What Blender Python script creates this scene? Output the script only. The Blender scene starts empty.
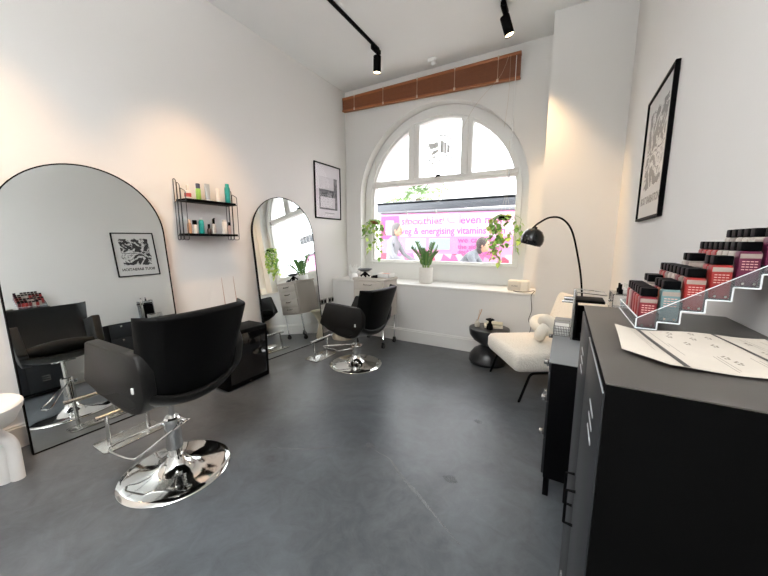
import bpy, bmesh, math, random
from math import sin, cos, pi, radians as R, sqrt, atan2
from mathutils import Vector, Matrix
random.seed(7)
C = bpy.context.scene.collection
SC = bpy.context.scene

# ------------------------------------------------------------------ camera
cd = bpy.data.cameras.new('camera'); cam = bpy.data.objects.new('camera', cd); C.objects.link(cam)
cam.location = (0, 0, 1.4)
cam.rotation_euler = (R(90 - 8.4), 0, R(29.45))
cd.sensor_width = 36; cd.lens = 319 / 768 * 36; cd.clip_start = 0.02; cd.clip_end = 300
SC.camera = cam
# ------------------------------------------------------------------ world, lights, exposure
W = bpy.data.worlds.new('world'); SC.world = W; W.use_nodes = True
bg = W.node_tree.nodes['Background']
bg.inputs[0].default_value = (0.96, 0.98, 1.0, 1); bg.inputs[1].default_value = 4.6
SC.view_settings.view_transform = 'Standard'; SC.view_settings.look = 'None'
SC.view_settings.exposure = 0.44; SC.view_settings.gamma = 1.0
SC.view_settings.use_curve_mapping = False
SPOT_W = 100.0      # watts of each warm track spot
FILL_W = 72.0     # watts of the added fill globes behind the camera

def area(name, loc, rot, sx, sy, power, col=(1, 1, 1), portal=False):
    l = bpy.data.lights.new(name, 'AREA'); l.shape = 'RECTANGLE'; l.size = sx; l.size_y = sy
    l.energy = power; l.color = col
    o = bpy.data.objects.new(name, l); o.location = loc; o.rotation_euler = rot; C.objects.link(o)
    if portal: l.cycles.is_portal = True
    return o
area('window_portal', (-1.67, 4.62, 2.05), (R(-90), 0, 0), 2.4, 2.5, 1, portal=True)

# ------------------------------------------------------------------ helpers
def srgb(h):
    if isinstance(h, str):
        h = h.lstrip('#'); c = [int(h[i:i+2], 16) / 255 for i in (0, 2, 4)]
    else: c = list(h)
    return tuple([(x / 12.92 if x <= .04045 else ((x + .055) / 1.055) ** 2.4) for x in c] + [1])
def nd(nt, t, **k):
    n = nt.nodes.new(t)
    for a, b in k.items():
        if hasattr(n, a): setattr(n, a, b)
        else: n.inputs[a.replace('_', ' ')].default_value = b
    return n
def mat(name, col, rough=.5, metal=0, bump=0, bscale=40, var=0, vscale=4, trans=0, spec=.5, coat=0, sheen=0, emis=None, es=0, alpha=1):
    m = bpy.data.materials.new(name); m.use_nodes = True; nt = m.node_tree
    p = nt.nodes['Principled BSDF']; c = srgb(col)
    p.inputs['Base Color'].default_value = c; p.inputs['Roughness'].default_value = rough
    p.inputs['Metallic'].default_value = metal; p.inputs['Transmission Weight'].default_value = trans
    p.inputs['Specular IOR Level'].default_value = spec; p.inputs['Coat Weight'].default_value = coat
    p.inputs['Sheen Weight'].default_value = sheen; p.inputs['Alpha'].default_value = alpha
    tc = nt.nodes.new('ShaderNodeTexCoord')
    if var or True:
        v = var or .015
        n = nt.nodes.new('ShaderNodeTexNoise'); n.inputs['Scale'].default_value = vscale; n.inputs['Detail'].default_value = 4
        nt.links.new(tc.outputs['Object'], n.inputs['Vector'])
        mx = nt.nodes.new('ShaderNodeMixRGB'); mx.inputs[1].default_value = tuple([x * (1 - v) for x in c[:3]] + [1])
        mx.inputs[2].default_value = tuple([min(1, x * (1 + v)) for x in c[:3]] + [1])
        nt.links.new(n.outputs['Fac'], mx.inputs[0]); nt.links.new(mx.outputs[0], p.inputs['Base Color'])
    if bump:
        n2 = nt.nodes.new('ShaderNodeTexNoise'); n2.inputs['Scale'].default_value = bscale; n2.inputs['Detail'].default_value = 3
        nt.links.new(tc.outputs['Object'], n2.inputs['Vector'])
        b = nt.nodes.new('ShaderNodeBump'); b.inputs['Strength'].default_value = bump; b.inputs['Distance'].default_value = .01
        nt.links.new(n2.outputs['Fac'], b.inputs['Height']); nt.links.new(b.outputs[0], p.inputs['Normal'])
    if emis:
        p.inputs['Emission Color'].default_value = srgb(emis); p.inputs['Emission Strength'].default_value = es
    return m
def clear(name, tint='#ffffff', gl=.12, white=0.0):
    """thin clear sheet: mostly transparent, some gloss, optional milky part"""
    m = bpy.data.materials.new(name); m.use_nodes = True; nt = m.node_tree; nt.nodes.clear()
    o = nt.nodes.new('ShaderNodeOutputMaterial'); t = nt.nodes.new('ShaderNodeBsdfTransparent'); t.inputs[0].default_value = srgb(tint)
    g = nt.nodes.new('ShaderNodeBsdfGlossy'); g.inputs['Roughness'].default_value = .03
    lw = nt.nodes.new('ShaderNodeFresnel'); lw.inputs['IOR'].default_value = 1.35
    mu = nt.nodes.new('ShaderNodeMath'); mu.operation = 'MULTIPLY'; mu.inputs[1].default_value = gl * 8
    mx = nt.nodes.new('ShaderNodeMixShader')
    nt.links.new(lw.outputs[0], mu.inputs[0]); nt.links.new(mu.outputs[0], mx.inputs[0])
    nt.links.new(t.outputs[0], mx.inputs[1]); nt.links.new(g.outputs[0], mx.inputs[2])
    last = mx
    if white:
        d = nt.nodes.new('ShaderNodeBsdfDiffuse'); d.inputs[0].default_value = (.9, .92, .95, 1)
        m2 = nt.nodes.new('ShaderNodeMixShader'); m2.inputs[0].default_value = white
        nt.links.new(mx.outputs[0], m2.inputs[1]); nt.links.new(d.outputs[0], m2.inputs[2]); last = m2
    nt.links.new(last.outputs[0], o.inputs[0])
    return m

class MB:
    def __init__(s): s.bm = bmesh.new()
    def _merge(s, b):
        me = bpy.data.meshes.new('tmp'); b.to_mesh(me); b.free(); s.bm.from_mesh(me); bpy.data.meshes.remove(me); return s
    def box(s, x0, x1, y0, y1, z0, z1, bev=0, seg=2, M=None):
        b = bmesh.new(); bmesh.ops.create_cube(b, size=1)
        bmesh.ops.scale(b, vec=(x1-x0, y1-y0, z1-z0), verts=b.verts)
        bmesh.ops.translate(b, vec=((x0+x1)/2, (y0+y1)/2, (z0+z1)/2), verts=b.verts)
        if bev: bmesh.ops.bevel(b, geom=b.edges[:], offset=bev, segments=seg, affect='EDGES', profile=.5)
        if M is not None: b.transform(M)
        return s._merge(b)
    def cyl(s, p0, p1, r0, r1=None, n=20, cap=True):
        r1 = r0 if r1 is None else r1; p0 = Vector(p0); p1 = Vector(p1); d = p1 - p0
        b = bmesh.new(); bmesh.ops.create_cone(b, cap_ends=cap, segments=n, radius1=r0, radius2=r1, depth=d.length)
        b.transform(Matrix.Translation((p0 + p1) / 2) @ d.to_track_quat('Z', 'Y').to_matrix().to_4x4())
        return s._merge(b)
    def tube(s, pts, r, n=8, closed=False):
        pts = [Vector(p) for p in pts]; b = bmesh.new(); rings = []
        N = len(pts); up = None
        for i, p in enumerate(pts):
            a = pts[i-1] if (i > 0 or closed) else p; c = pts[(i+1) % N] if (i < N-1 or closed) else p
            t = (c - a).normalized()
            if up is None:
                up = t.orthogonal().normalized()
            up = (up - t * up.dot(t)).normalized(); sd = t.cross(up)
            rr = r[i] if isinstance(r, (list, tuple)) else r
            rings.append([b.verts.new(p + (up * cos(2*pi*k/n) + sd * sin(2*pi*k/n)) * rr) for k in range(n)])
        for i in range(N if closed else N-1):
            A = rings[i]; B = rings[(i+1) % N]
            for k in range(n): b.faces.new((A[k], A[(k+1) % n], B[(k+1) % n], B[k]))
        if not closed:
            b.faces.new(rings[0][::-1]); b.faces.new(rings[-1])
        return s._merge(b)
    def lathe(s, prof, n=32, c=(0, 0, 0), sx=1, sy=1):
        b = bmesh.new(); rings = []
        for r, z in prof:
            if r < 1e-6: rings.append([b.verts.new((c[0], c[1], c[2]+z))])
            else: rings.append([b.verts.new((c[0]+r*sx*cos(2*pi*k/n), c[1]+r*sy*sin(2*pi*k/n), c[2]+z)) for k in range(n)])
        for A, B in zip(rings, rings[1:]):
            if len(A) == 1 and len(B) == 1: continue
            for k in range(n):
                k2 = (k+1) % n
                if len(A) == 1: b.faces.new((A[0], B[k2], B[k]))
                elif len(B) == 1: b.faces.new((A[k], A[k2], B[0]))
                else: b.faces.new((A[k], A[k2], B[k2], B[k]))
        bmesh.ops.recalc_face_normals(b, faces=b.faces)
        return s._merge(b)
    def loft(s, secs, cap=True, ring=True):
        b = bmesh.new(); rs = [[b.verts.new(p) for p in sec] for sec in secs]; n = len(rs[0])
        for A, B in zip(rs, rs[1:]):
            for k in range(n if ring else n-1): b.faces.new((A[k], A[(k+1) % n], B[(k+1) % n], B[k]))
        if cap: b.faces.new(rs[0][::-1]); b.faces.new(rs[-1])
        bmesh.ops.recalc_face_normals(b, faces=b.faces)
        return s._merge(b)
    def prism(s, pts, ax, a, b_, bev=0, seg=2):
        """polygon pts (2D) extruded along ax from a to b_"""
        def P(p, t):
            return {'x': (t, p[0], p[1]), 'y': (p[0], t, p[1]), 'z': (p[0], p[1], t)}[ax]
        b = bmesh.new(); A = [b.verts.new(P(p, a)) for p in pts]; B = [b.verts.new(P(p, b_)) for p in pts]; n = len(pts)
        b.faces.new(A); b.faces.new(B[::-1])
        for k in range(n): b.faces.new((A[k], B[k], B[(k+1) % n], A[(k+1) % n]))
        bmesh.ops.recalc_face_normals(b, faces=b.faces)
        if bev: bmesh.ops.bevel(b, geom=b.edges[:], offset=bev, segments=seg, affect='EDGES', profile=.5)
        return s._merge(b)
    def ell(s, c, rx, ry, rz, u=20, v=12, M=None):
        b = bmesh.new(); bmesh.ops.create_uvsphere(b, u_segments=u, v_segments=v, radius=1)
        bmesh.ops.scale(b, vec=(rx, ry, rz), verts=b.verts)
        if M is not None: b.transform(M)
        bmesh.ops.translate(b, vec=c, verts=b.verts); return s._merge(b)
    def face(s, pts):
        s.bm.faces.new([s.bm.verts.new(p) for p in pts]); return s
    def quad_sheet(s, pts, th):
        return s
    def xf(s, M): s.bm.transform(M); return s

def build(name, mb, m, parent=None, sm=35, solid=0, sub=0):
    me = bpy.data.meshes.new(name); bm = mb.bm if isinstance(mb, MB) else mb
    bm.to_mesh(me); bm.free()
    ms = m if isinstance(m, (list, tuple)) else [m]
    for x in ms: me.materials.append(x)
    if sm:
        me.polygons.foreach_set('use_smooth', [True] * len(me.polygons)); me.set_sharp_from_angle(angle=R(sm))
    o = bpy.data.objects.new(name, me); C.objects.link(o)
    if parent is not None: o.parent = parent
    if solid: md = o.modifiers.new('s', 'SOLIDIFY'); md.thickness = solid; md.offset = 0
    if sub: md = o.modifiers.new('u', 'SUBSURF'); md.levels = sub; md.render_levels = sub
    return o
def tag(o, label, cat, group=None, kind=None):
    o['label'] = label; o['category'] = cat
    if group: o['group'] = group
    if kind: o['kind'] = kind
    return o
def thing(name, label, cat, loc=(0, 0, 0), rz=0, group=None):
    o = bpy.data.objects.new(name, None); C.objects.link(o); o.empty_display_size = .1
    o.location = loc; o.rotation_euler = (0, 0, rz); return tag(o, label, cat, group)
def struct(name, mb, m, label, cat=None, sm=30):
    o = build(name, mb, m, sm=sm); o['kind'] = 'structure'; o['label'] = label; o['category'] = cat or name.split('_')[0]
    return o
def dup(root, label=None, loc=None, rz=None, group=None):
    r = root.copy(); C.objects.link(r)
    if loc is not None: r.location = loc
    if rz is not None: r.rotation_euler = (0, 0, rz)
    if label: r['label'] = label
    if group: r['group'] = group
    for ch in list(root.children):
        c = ch.copy(); C.objects.link(c); c.parent = r
        for g in ch.children:
            d = g.copy(); C.objects.link(d); d.parent = c
    return r
def text_mesh(name, body, size, m, parent, M, ext=.0015, align='CENTER', sx=1, bold=0):
    cu = bpy.data.curves.new('t', 'FONT'); cu.body = body; cu.size = size; cu.extrude = ext; cu.align_x = align; cu.align_y = 'CENTER'
    cu.resolution_u = 3; cu.offset = bold
    o = bpy.data.objects.new('t', cu); C.objects.link(o); bpy.context.view_layer.update()
    me = bpy.data.meshes.new_from_object(o.evaluated_get(bpy.context.evaluated_depsgraph_get()))
    bpy.data.objects.remove(o); bpy.data.curves.remove(cu)
    me.transform(M @ Matrix.Diagonal((sx, 1, 1, 1))); me.materials.clear(); me.materials.append(m); me.name = name
    t = bpy.data.objects.new(name, me); C.objects.link(t); t.parent = parent; return t
def rpoly(pts, r, n=4):
    out = []; N = len(pts)
    for i in range(N):
        p = Vector(pts[i]); a = Vector(pts[i-1]); c = Vector(pts[(i+1) % N])
        rr = r[i] if isinstance(r, (list, tuple)) else r
        d1 = (a - p); d2 = (c - p); rr = min(rr, d1.length * .45, d2.length * .45)
        p1 = p + d1.normalized() * rr; p2 = p + d2.normalized() * rr
        for k in range(n + 1):
            t = k / n; out.append(tuple(p1 * (1-t)**2 + p * 2*t*(1-t) + p2 * t*t))
    return out
def spline(pts, n=8):
    P = [Vector(p) for p in pts]; P = [P[0]*2 - P[1]] + P + [P[-1]*2 - P[-2]]; out = []
    for i in range(1, len(P) - 2):
        for k in range(n):
            t = k / n; a, b, c, d = P[i-1:i+3]
            out.append(.5 * ((2*b) + (c-a)*t + (2*a-5*b+4*c-d)*t*t + (3*b-a-3*c+d)*t**3))
    out.append(P[-2]); return out
def RZ(a): return Matrix.Rotation(a, 4, 'Z')
def T(*v): return Matrix.Translation(v)

# ------------------------------------------------------------------ materials
m_wall = mat('wall_paint', '#dfddda', .75, bump=.04, bscale=90, var=.015, vscale=1.5)
m_ceil = mat('ceiling_paint', '#f1f2f1', .8, bump=.03, bscale=80)
m_trim = mat('trim_paint', '#dcdad6', .35, var=.02)
m_frame = mat('window_paint', '#ecebe8', .4, var=.02)
m_blk = mat('black_metal', '#050506', .5, spec=.04, bump=.03, bscale=300)
m_blk2 = mat('black_powder_coat', '#1d1f22', .45, spec=.35, bump=.05, bscale=400)
m_wire = mat('black_wire', '#141215', .4)
m_leather = mat('black_leather', '#070707', .45, bump=.12, bscale=260, spec=.12)
m_leather2 = mat('black_leather_seam', '#100f0e', .45, bump=.1, bscale=260, spec=.3)
m_chrome = mat('chrome', '#e2e2e0', .07, 1)
m_steel = mat('brushed_steel', '#b9b8b5', .25, 1)
m_mirror = mat('mirror_silver', '#e8ecec', .0, 1)
m_white = mat('white_gloss', '#e9e7e4', .3)
m_whitem = mat('white_matte', '#e4e1dc', .7, bump=.1, bscale=60)
m_glass = clear('window_glass', '#ffffff', .03)
m_acry = clear('acrylic', '#f2f5f7', .12, .06)
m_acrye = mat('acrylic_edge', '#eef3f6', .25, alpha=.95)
m_boucle = mat('boucle_fabric', '#e6dfd3', .95, bump=1.0, bscale=70, var=.05, vscale=60, sheen=.3)
m_knot = mat('plush_fabric', '#e9e2d4', .95, bump=.5, bscale=120, sheen=.3)
m_wood = mat('orange_wood_slat', '#77411f', .5, var=.15, vscale=30)
m_woodd = mat('wood_rail', '#96592f', .45, var=.1, vscale=30)
m_cord = mat('pale_cord', '#c9b8a6', .7)
m_leaf = mat('leaf_green', '#7fae52', .45, var=.3, vscale=12)
m_leafy = mat('leaf_lime', '#bcd46c', .45, var=.3, vscale=12)
m_leafd = mat('leaf_dark', '#4c7a3a', .35, var=.3, vscale=15)
m_stem = mat('stem_green', '#7d9a4e', .6)
m_soil = mat('soil', '#3b2d22', .9, bump=.5)
m_beige = mat('beige_ceramic', '#a49a87', .6, var=.06)
m_paper = mat('printed_paper', '#c9bfb2', .7, var=.04, vscale=20)
m_ink = mat('ink_dark', '#4c4744', .7)
m_inkp = mat('ink_grey_line', '#8d8478', .8)
m_warm = mat('lamp_lens', '#fff2d0', .4, emis='#ffe9b8', es=6)
m_plastic_w = mat('white_plastic', '#e8e8e6', .4)
m_rubber = mat('rubber', '#222222', .7)

# floor: dark grey resin with marbled wear
def floor_mat():
    m = bpy.data.materials.new('dark_resin_floor'); m.use_nodes = True; nt = m.node_tree; p = nt.nodes['Principled BSDF']
    tc = nt.nodes.new('ShaderNodeTexCoord')
    n1 = nd(nt, 'ShaderNodeTexNoise', Scale=1.3, Detail=8.0, Roughness=.65, Distortion=.8)
    n2 = nd(nt, 'ShaderNodeTexNoise', Scale=7.0, Detail=6.0, Roughness=.7, Distortion=1.5)
    for n in (n1, n2): nt.links.new(tc.outputs['Object'], n.inputs['Vector'])
    cr = nt.nodes.new('ShaderNodeValToRGB'); e = cr.color_ramp.elements
    e[0].position = .36; e[0].color = srgb('#393c3f'); e[1].position = .64; e[1].color = srgb('#5b5f63')
    mx = nt.nodes.new('ShaderNodeMath'); mx.operation = 'MULTIPLY_ADD'; mx.inputs[1].default_value = .35
    nt.links.new(n2.outputs['Fac'], mx.inputs[0])
    m2 = nt.nodes.new('ShaderNodeMath'); m2.operation = 'MULTIPLY'; m2.inputs[1].default_value = .65
    nt.links.new(n1.outputs['Fac'], m2.inputs[0]); nt.links.new(m2.outputs[0], mx.inputs[2])
    nt.links.new(mx.outputs[0], cr.inputs[0]); nt.links.new(cr.outputs[0], p.inputs['Base Color'])
    r = nt.nodes.new('ShaderNodeMapRange'); r.inputs['To Min'].default_value = .27; r.inputs['To Max'].default_value = .42
    nt.links.new(n2.outputs['Fac'], r.inputs[0]); nt.links.new(r.outputs[0], p.inputs['Roughness'])
    b = nt.nodes.new('ShaderNodeBump'); b.inputs['Strength'].default_value = .08; b.inputs['Distance'].default_value = .02
    nt.links.new(n2.outputs['Fac'], b.inputs['Height']); nt.links.new(b.outputs[0], p.inputs['Normal'])
    p.inputs['Specular IOR Level'].default_value = .5
    return m
m_floor = floor_mat()

# ------------------------------------------------------------------ room shell
XL, XR, YW, YB, YK, ZC = -3.165, .43, 4.36, 3.955, -1.6, 3.68
YG = 4.53
AX, AZ, AR = -1.665, 2.03, 1.225         # arch centre, spring height, radius
SILL = .81
struct('floor', MB().box(XL-.2, XR+.2, YK-.2, 4.7, -.1, 0), m_floor, 'dark grey marbled resin floor', 'floor')
struct('ceiling', MB().box(XL-.2, XR+.2, YK-.2, 4.7, ZC, ZC+.1), m_ceil, 'plain white painted ceiling', 'ceiling')
struct('wall_left', MB().box(XL-.15, XL, YK-.15, YW, 0, ZC), m_wall, 'white wall on the left behind the leaning mirrors', 'wall')
struct('wall_right', MB().box(XR, XR+.15, YK-.15, 4.7, 0, ZC), m_wall, 'white wall on the right behind the black lockers', 'wall')
def arch(r, n=40, x=AX, z=AZ): return [(x + r*cos(pi*k/n), z + r*sin(pi*k/n)) for k in range(n+1)]
def holed_wall(mb, x0, x1, z0, z1, ybot, ytop, hz0, r):
    a = arch(r); L = AX - r; Rr = AX + r
    mb.prism([(x0, z0), (L, z0), (L, z1), (x0, z1)], 'y', ybot, ytop)
    mb.prism([(Rr, z0), (x1, z0), (x1, z1), (Rr, z1)], 'y', ybot, ytop)
    if hz0 > z0: mb.prism([(L, z0), (Rr, z0), (Rr, hz0), (L, hz0)], 'y', ybot, ytop)
    for (xa, za), (xb, zb) in zip(a, a[1:]):
        mb.prism([(xb, zb), (xa, za), (xa, z1), (xb, z1)], 'y', ybot, ytop)
    return mb
wm = holed_wall(MB(), XL-.15, XR+.15, 0, ZC, YW, 4.70, SILL-.02, AR)
struct('wall_front', wm, m_wall, 'white end wall pierced by the arched window', 'wall')
struct('wall_front_ledge', MB().box(XL, XR, YB, YW, 0, SILL-.035), m_wall, 'boxed-out white wall section under the arched window', 'wall')
struct('wall_pillar', MB().box(-.262, XR, YB, YW, SILL-.035, ZC), m_wall, 'white wall pier standing right of the arched window', 'wall')
struct('wall_back', MB().box(XL, XR, YK-.15, YK, 0, ZC), m_wall, 'white wall behind the camera', 'wall')
struct('trim_1', MB().box(XL, -.262, YB-.012, YG-.03, SILL-.035, SILL, .006), m_trim, 'white painted window sill board under the arched window', 'window sill')
def skirt(mb, p0, p1, nrm, h=.17, t=.018):
    p0 = Vector(p0); p1 = Vector(p1); n = Vector(nrm)
    prof = [(0, 0), (t, 0), (t, h*.86), (t*.55, h*.9), (t*.7, h*.95), (t*.3, h), (0, h)]
    mb.loft([[tuple(q + n*a + Vector((0, 0, b))) for a, b in prof] for q in (p0, p1)]); return mb
struct('baseboard_front', skirt(MB(), (XL, YB, 0), (XR, YB, 0), (0, -1, 0), .178), m_trim, 'white skirting board under the window', 'baseboard')
struct('baseboard_left', skirt(MB(), (XL, YK, 0), (XL, YB, 0), (1, 0, 0), .165), m_trim, 'white skirting board along the left wall', 'baseboard')
struct('baseboard_right', skirt(MB(), (XR, YK, 0), (XR, YB, 0), (-1, 0, 0), .165), m_trim, 'white skirting board along the right wall', 'baseboard')

# floor wear marks: pale scratches and scuffs
m_scuff = mat('pale_scratch', '#8f9295', .5, alpha=.5)
m_scuffp = mat('patch_repair', '#7c7f82', .5, alpha=.4)
def ribbon(pts, w, z=.0012):
    P = spline(pts, 6); b = MB(); L = []
    for i, p in enumerate(P):
        a = P[max(0, i-1)]; c = P[min(len(P)-1, i+1)]; t = (c-a).normalized(); n = Vector((-t.y, t.x, 0))
        ww = w * sin(pi * min(max((i+.3)/(len(P)), .04), .96)) * random.uniform(.7, 1.2)
        L.append([tuple(p + n*ww + Vector((0, 0, z))), tuple(p - n*ww + Vector((0, 0, z)))])
    b.loft(L, cap=False, ring=False); return b
for pts, w, lb in [([(-1.06, 1.69, 0), (-.9, 1.66, 0), (-.77, 1.565, 0), (-.62, 1.48, 0), (-.52, 1.416, 0), (-.33, 1.30, 0)], .011, 'long pale curved scratch across the middle of the dark floor'),
              ([(-1.66, 1.36, 0), (-1.45, 1.46, 0), (-1.26, 1.6, 0)], .009, 'short pale scratch on the floor between near chair and long curved scratch')]:
    tag(build('floor_scratch', ribbon(pts, w), m_scuff, sm=0), lb, 'scratch')
for (x, y, a, s, lb) in [(-.50, 1.68, .5, .035, 'small scuffed patch in the floor nearest the drawer cabinet'), (-1.08, 1.71, .2, .03, 'small dark scuffed patch at the upper end of the curved scratch'),
                     (-.50, 2.38, 1.2, .028, 'pale chip mark in the floor in front of the white chair')]:
    pts = [(x + s*1.4*cos(k*2*pi/9+a)*random.uniform(.7, 1.1), y + s*sin(k*2*pi/9+a)*random.uniform(.6, 1.1), .0014) for k in range(9)]
    tag(build('floor_scuff', MB().face(pts), m_scuffp, sm=0), lb, 'scuff')

# ------------------------------------------------------------------ arched window
def ring_band(mb, r0, r1, y0, y1, n=48):
    a = arch(r0, n); b = arch(r1, n)
    secs = [[(p[0], y0, p[1]), (q[0], y0, q[1]), (q[0], y1, q[1]), (p[0], y1, p[1])] for p, q in zip(a, b)]
    mb.loft(secs); return mb
wf = MB(); R1 = 1.06
ring_band(wf, R1, AR+.0, YG-.02, YG+.08); ring_band(wf, R1+.035, R1+.075, YG-.045, YG)
for s in (-1, 1):
    xa, xb = sorted((AX + s*R1, AX + s*AR)); wf.box(xa, xb, YG-.02, YG+.08, SILL-.02, AZ)
    xa, xb = sorted((AX + s*(R1+.035), AX + s*(R1+.075))); wf.box(xa, xb, YG-.045, YG, 1.03, AZ)
wf.box(AX-R1, AX+R1, YG-.02, YG+.08, SILL-.02, 1.10)            # apron
wf.box(AX-R1-.08, AX+R1+.08, YG-.06, YG, 1.045, 1.075, .004)      # lower rail moulding
wf.box(AX-R1-.02, AX+R1+.02, YG-.05, YG+.07, 2.225, 2.315, .006)    # transom
wf.box(AX-R1-.02, AX+R1+.02, YG-.07, YG-.04, 2.245, 2.285, .006)
def mull(x0, x1):
    xm = (x0+x1)/2; zt = AZ + sqrt(max(0, R1**2 - (xm-AX)**2)) + .03
    wf.box(x0, x1, YG-.04, YG+.06, 2.30, zt, .004); wf.box(xm-.022, xm+.022, YG-.055, YG, 2.30, zt, .004)
mull(-2.12, -1.95); mull(-1.335, -1.18)
o = struct('window_1', wf, m_frame, 'white painted arched timber window above the sill', 'window')
g = MB(); g.box(AX-R1, AX+R1, YG+.03, YG+.034, 1.10, 2.23)
build('lower_pane', g, m_glass, o)
for x0, x1 in ((AX-R1, -2.12), (-1.95, -1.335), (-1.18, AX+R1)):
    n = 14; top = [(x0+(x1-x0)*k/n, AZ+sqrt(max(0, R1**2-(x0+(x1-x0)*k/n-AX)**2))) for k in range(n+1)]
    top = [(x, max(z, 2.32)) for x, z in top]
    build('upper_pane', MB().prism([(x0, 2.31), (x1, 2.31)] + top[::-1], 'y', YG+.03, YG+.034), m_glass, o)
build('latch', MB().box(-1.67, -1.61, YG-.09, YG-.05, 2.305, 2.325, .004).cyl((-1.64, YG-.085, 2.315), (-1.66, YG-.12, 2.285), .008), m_blk, o)
build('stay', MB().box(-.70, -.685, YG-.085, YG-.05, 2.17, 2.29, .003), m_steel, o)
# logo decals on the panes
m_dec = mat('frosted_vinyl', '#f0f1f2', .6)
lg = thing('window_decal', 'faint round salon logo sticker on the upper middle window pane', 'decal', (-1.65, YG+.026, 2.675))
b = MB(); b.loft([[(r*.212*cos(t*2*pi/48), 0, r*.212*sin(t*2*pi/48)) for r in (1, .90)] for t in range(49)], cap=False, ring=False)
build('ring', b, m_dec, lg, sm=0)
b = MB()
b.face([(-.13+.045*cos(t), 0, .07+.05*sin(t)) for t in [k*pi/5 for k in range(10)]])
b.face([(-.09, 0, .02), (-.03, 0, .05), (-.02, 0, .10), (-.05, 0, .125), (-.1, 0, .12)])
b.face([(-.14, 0, -.06), (-.125, 0, .0), (-.03, 0, .03), (-.03, 0, -.02), (-.1, 0, -.05)])
for x0, x1, z0, z1 in ((.0, .05, -.04, .14), (.052, .09, -.05, .11), (.094, .14, -.05, .07)):
    b.face([(x0, 0, z0), (x1, 0, z0), (x1, 0, z1-.02), (x0, 0, z1)])
build('portrait_and_tower', b, m_dec, lg, sm=0)
RX90 = Matrix.Rotation(R(90), 4, 'X')
text_mesh('lettering', 'BRIXTON', .062, m_dec, lg, T(.0, 0, -.085) @ RX90, 0.0002, sx=1.0, bold=.004)
text_mesh('lettering', 'SCHOOL', .062, m_dec, lg, T(.0, 0, -.145) @ RX90, 0.0002, sx=.9, bold=.004)
lw = thing('window_lettering', 'large faint white script lettering across the lower window pane', 'decal', (-1.72, YG+.026, 1.86))
m_decw = mat('white_vinyl', '#f2f2f2', .6, alpha=.5)
text_mesh('lettering', 'barber', .30, m_decw, lg if False else lw, T(0, 0, -.12) @ RX90, 0.0002, sx=1.2)
b = MB()
for rr in (.085, .055): b.loft([[(.05+rr*q*cos(t*2*pi/32), 0, .19+rr*q*sin(t*2*pi/32)) for q in (1, .9)] for t in range(33)], cap=False, ring=False)
build('rings', b, m_decw, lw, sm=0)

# ------------------------------------------------------------------ blind pulled up
bl = thing('wooden_blind', 'orange-brown wooden slatted blind drawn up above the arched window', 'blind', (-1.885, YW-.045, 3.3))
x0, x1 = -1.275, 1.282
def zt(x): return .272
def zb(x): return .075 - .095*(x-x0)/(x1-x0)
build('headrail', MB().box(x0, x1, -.03, .028, .235, .272, .004), m_woodd, bl)
b = MB(); ns = 24
for i in range(ns):
    f = (i+.5)/ns
    za = .235 - f*(.235-.025-zb(x0)); zc = .235 - f*(.235-.025-zb(x1)); dy = random.uniform(-.002, .002)
    th = .0032
    b.loft([[(x, -.027+dy, z-th), (x, .024+dy, z-th), (x, .024+dy, z+th), (x, -.027+dy, z+th)] for x, z in ((x0+.004, za), (x1-.004, zc))])
sl = build('slats', b, m_wood, bl, sm=0)
b = MB(); b.loft([[(x, -.032, z), (x, .026, z), (x, .026, z+.02), (x, -.032, z+.02)] for x, z in ((x0, zb(x0)), (x1, zb(x1)))])
build('bottom_rail', b, m_woodd, bl)
for x in (-1.05, -.55, -.02, .5, 1.03):
    b = MB(); b.tube([(x, -.034, .26), (x, -.036, zb(x)+.01)], .0028, 6).box(x-.012, x+.012, -.04, -.03, zb(x)-.005, zb(x)+.03, .003).box(x-.01, x+.01, -.04, -.02, .255, .275, .002)
    build('ladder_cord', b, m_cord, bl)
b = MB()
b.tube(spline([(1.15, -.045, .24), (1.10, -.05, .1), (1.03, -.05, 0.0), (.78, -.06, -.24), (.60, -.07, -.55)], 6), .0016, 5)
b.tube(spline([(1.17, -.045, .24), (1.17, -.05, -.2), (1.14, -.06, -.55)], 6), .0016, 5)
build('pull_cord', b, m_cord, bl)
build('tilt_wand', MB().cyl((1.235, -.045, .22), (1.235, -.05, -.45), .004, n=8).cyl((1.235, -.05, -.45), (1.235, -.05, -.85), .008, n=8), m_plastic_w, bl)

# ------------------------------------------------------------------ track lights
def spot_head(name, label, loc, d, cat='spotlight', group='track spotlights', vis=True, power=SPOT_W, col=(1, .80, .58), size=R(95)):
    t = thing(name, label, cat, loc, 0, group); d = Vector(d).normalized(); s = .12
    build('mount', MB().box(-.024, .024, -.09, .07, -.045, 0, .004).cyl((0, .02, -.03), (0, .02, -.085), .011), m_blk, t)
    p0 = Vector((0, .02, -.08)); p1 = p0 + d*.165
    a = MB(); ro = .046; q = p1
    a.cyl(p0, p1, ro, ro, 24, True)
    a.bm.faces.ensure_lookup_table()
    a.tube([p1 - d*.002, p1 + d*.014], ro, 24)
    a2 = MB(); a2.cyl(p0, p1, ro, ro, 24).cyl(p1, p1 + d*.012, ro*.0+ro, ro, 24, False)
    build('shade', a2, m_blk, t)
    build('lens', MB().cyl(p1 + d*.001, p1 + d*.005, ro*.88, ro*.88, 24), m_warm, t)
    l = bpy.data.lights.new('spot_lamp', 'SPOT'); l.energy = power; l.color = col; l.spot_size = size; l.spot_blend = 1.0; l.shadow_soft_size = .035
    lo = bpy.data.objects.new('spot_lamp', l); C.objects.link(lo); lo.parent = t; lo.location = p1 + d*.03; lo.rotation_euler = d.to_track_quat('-Z', 'Y').to_euler()
    return t
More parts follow.
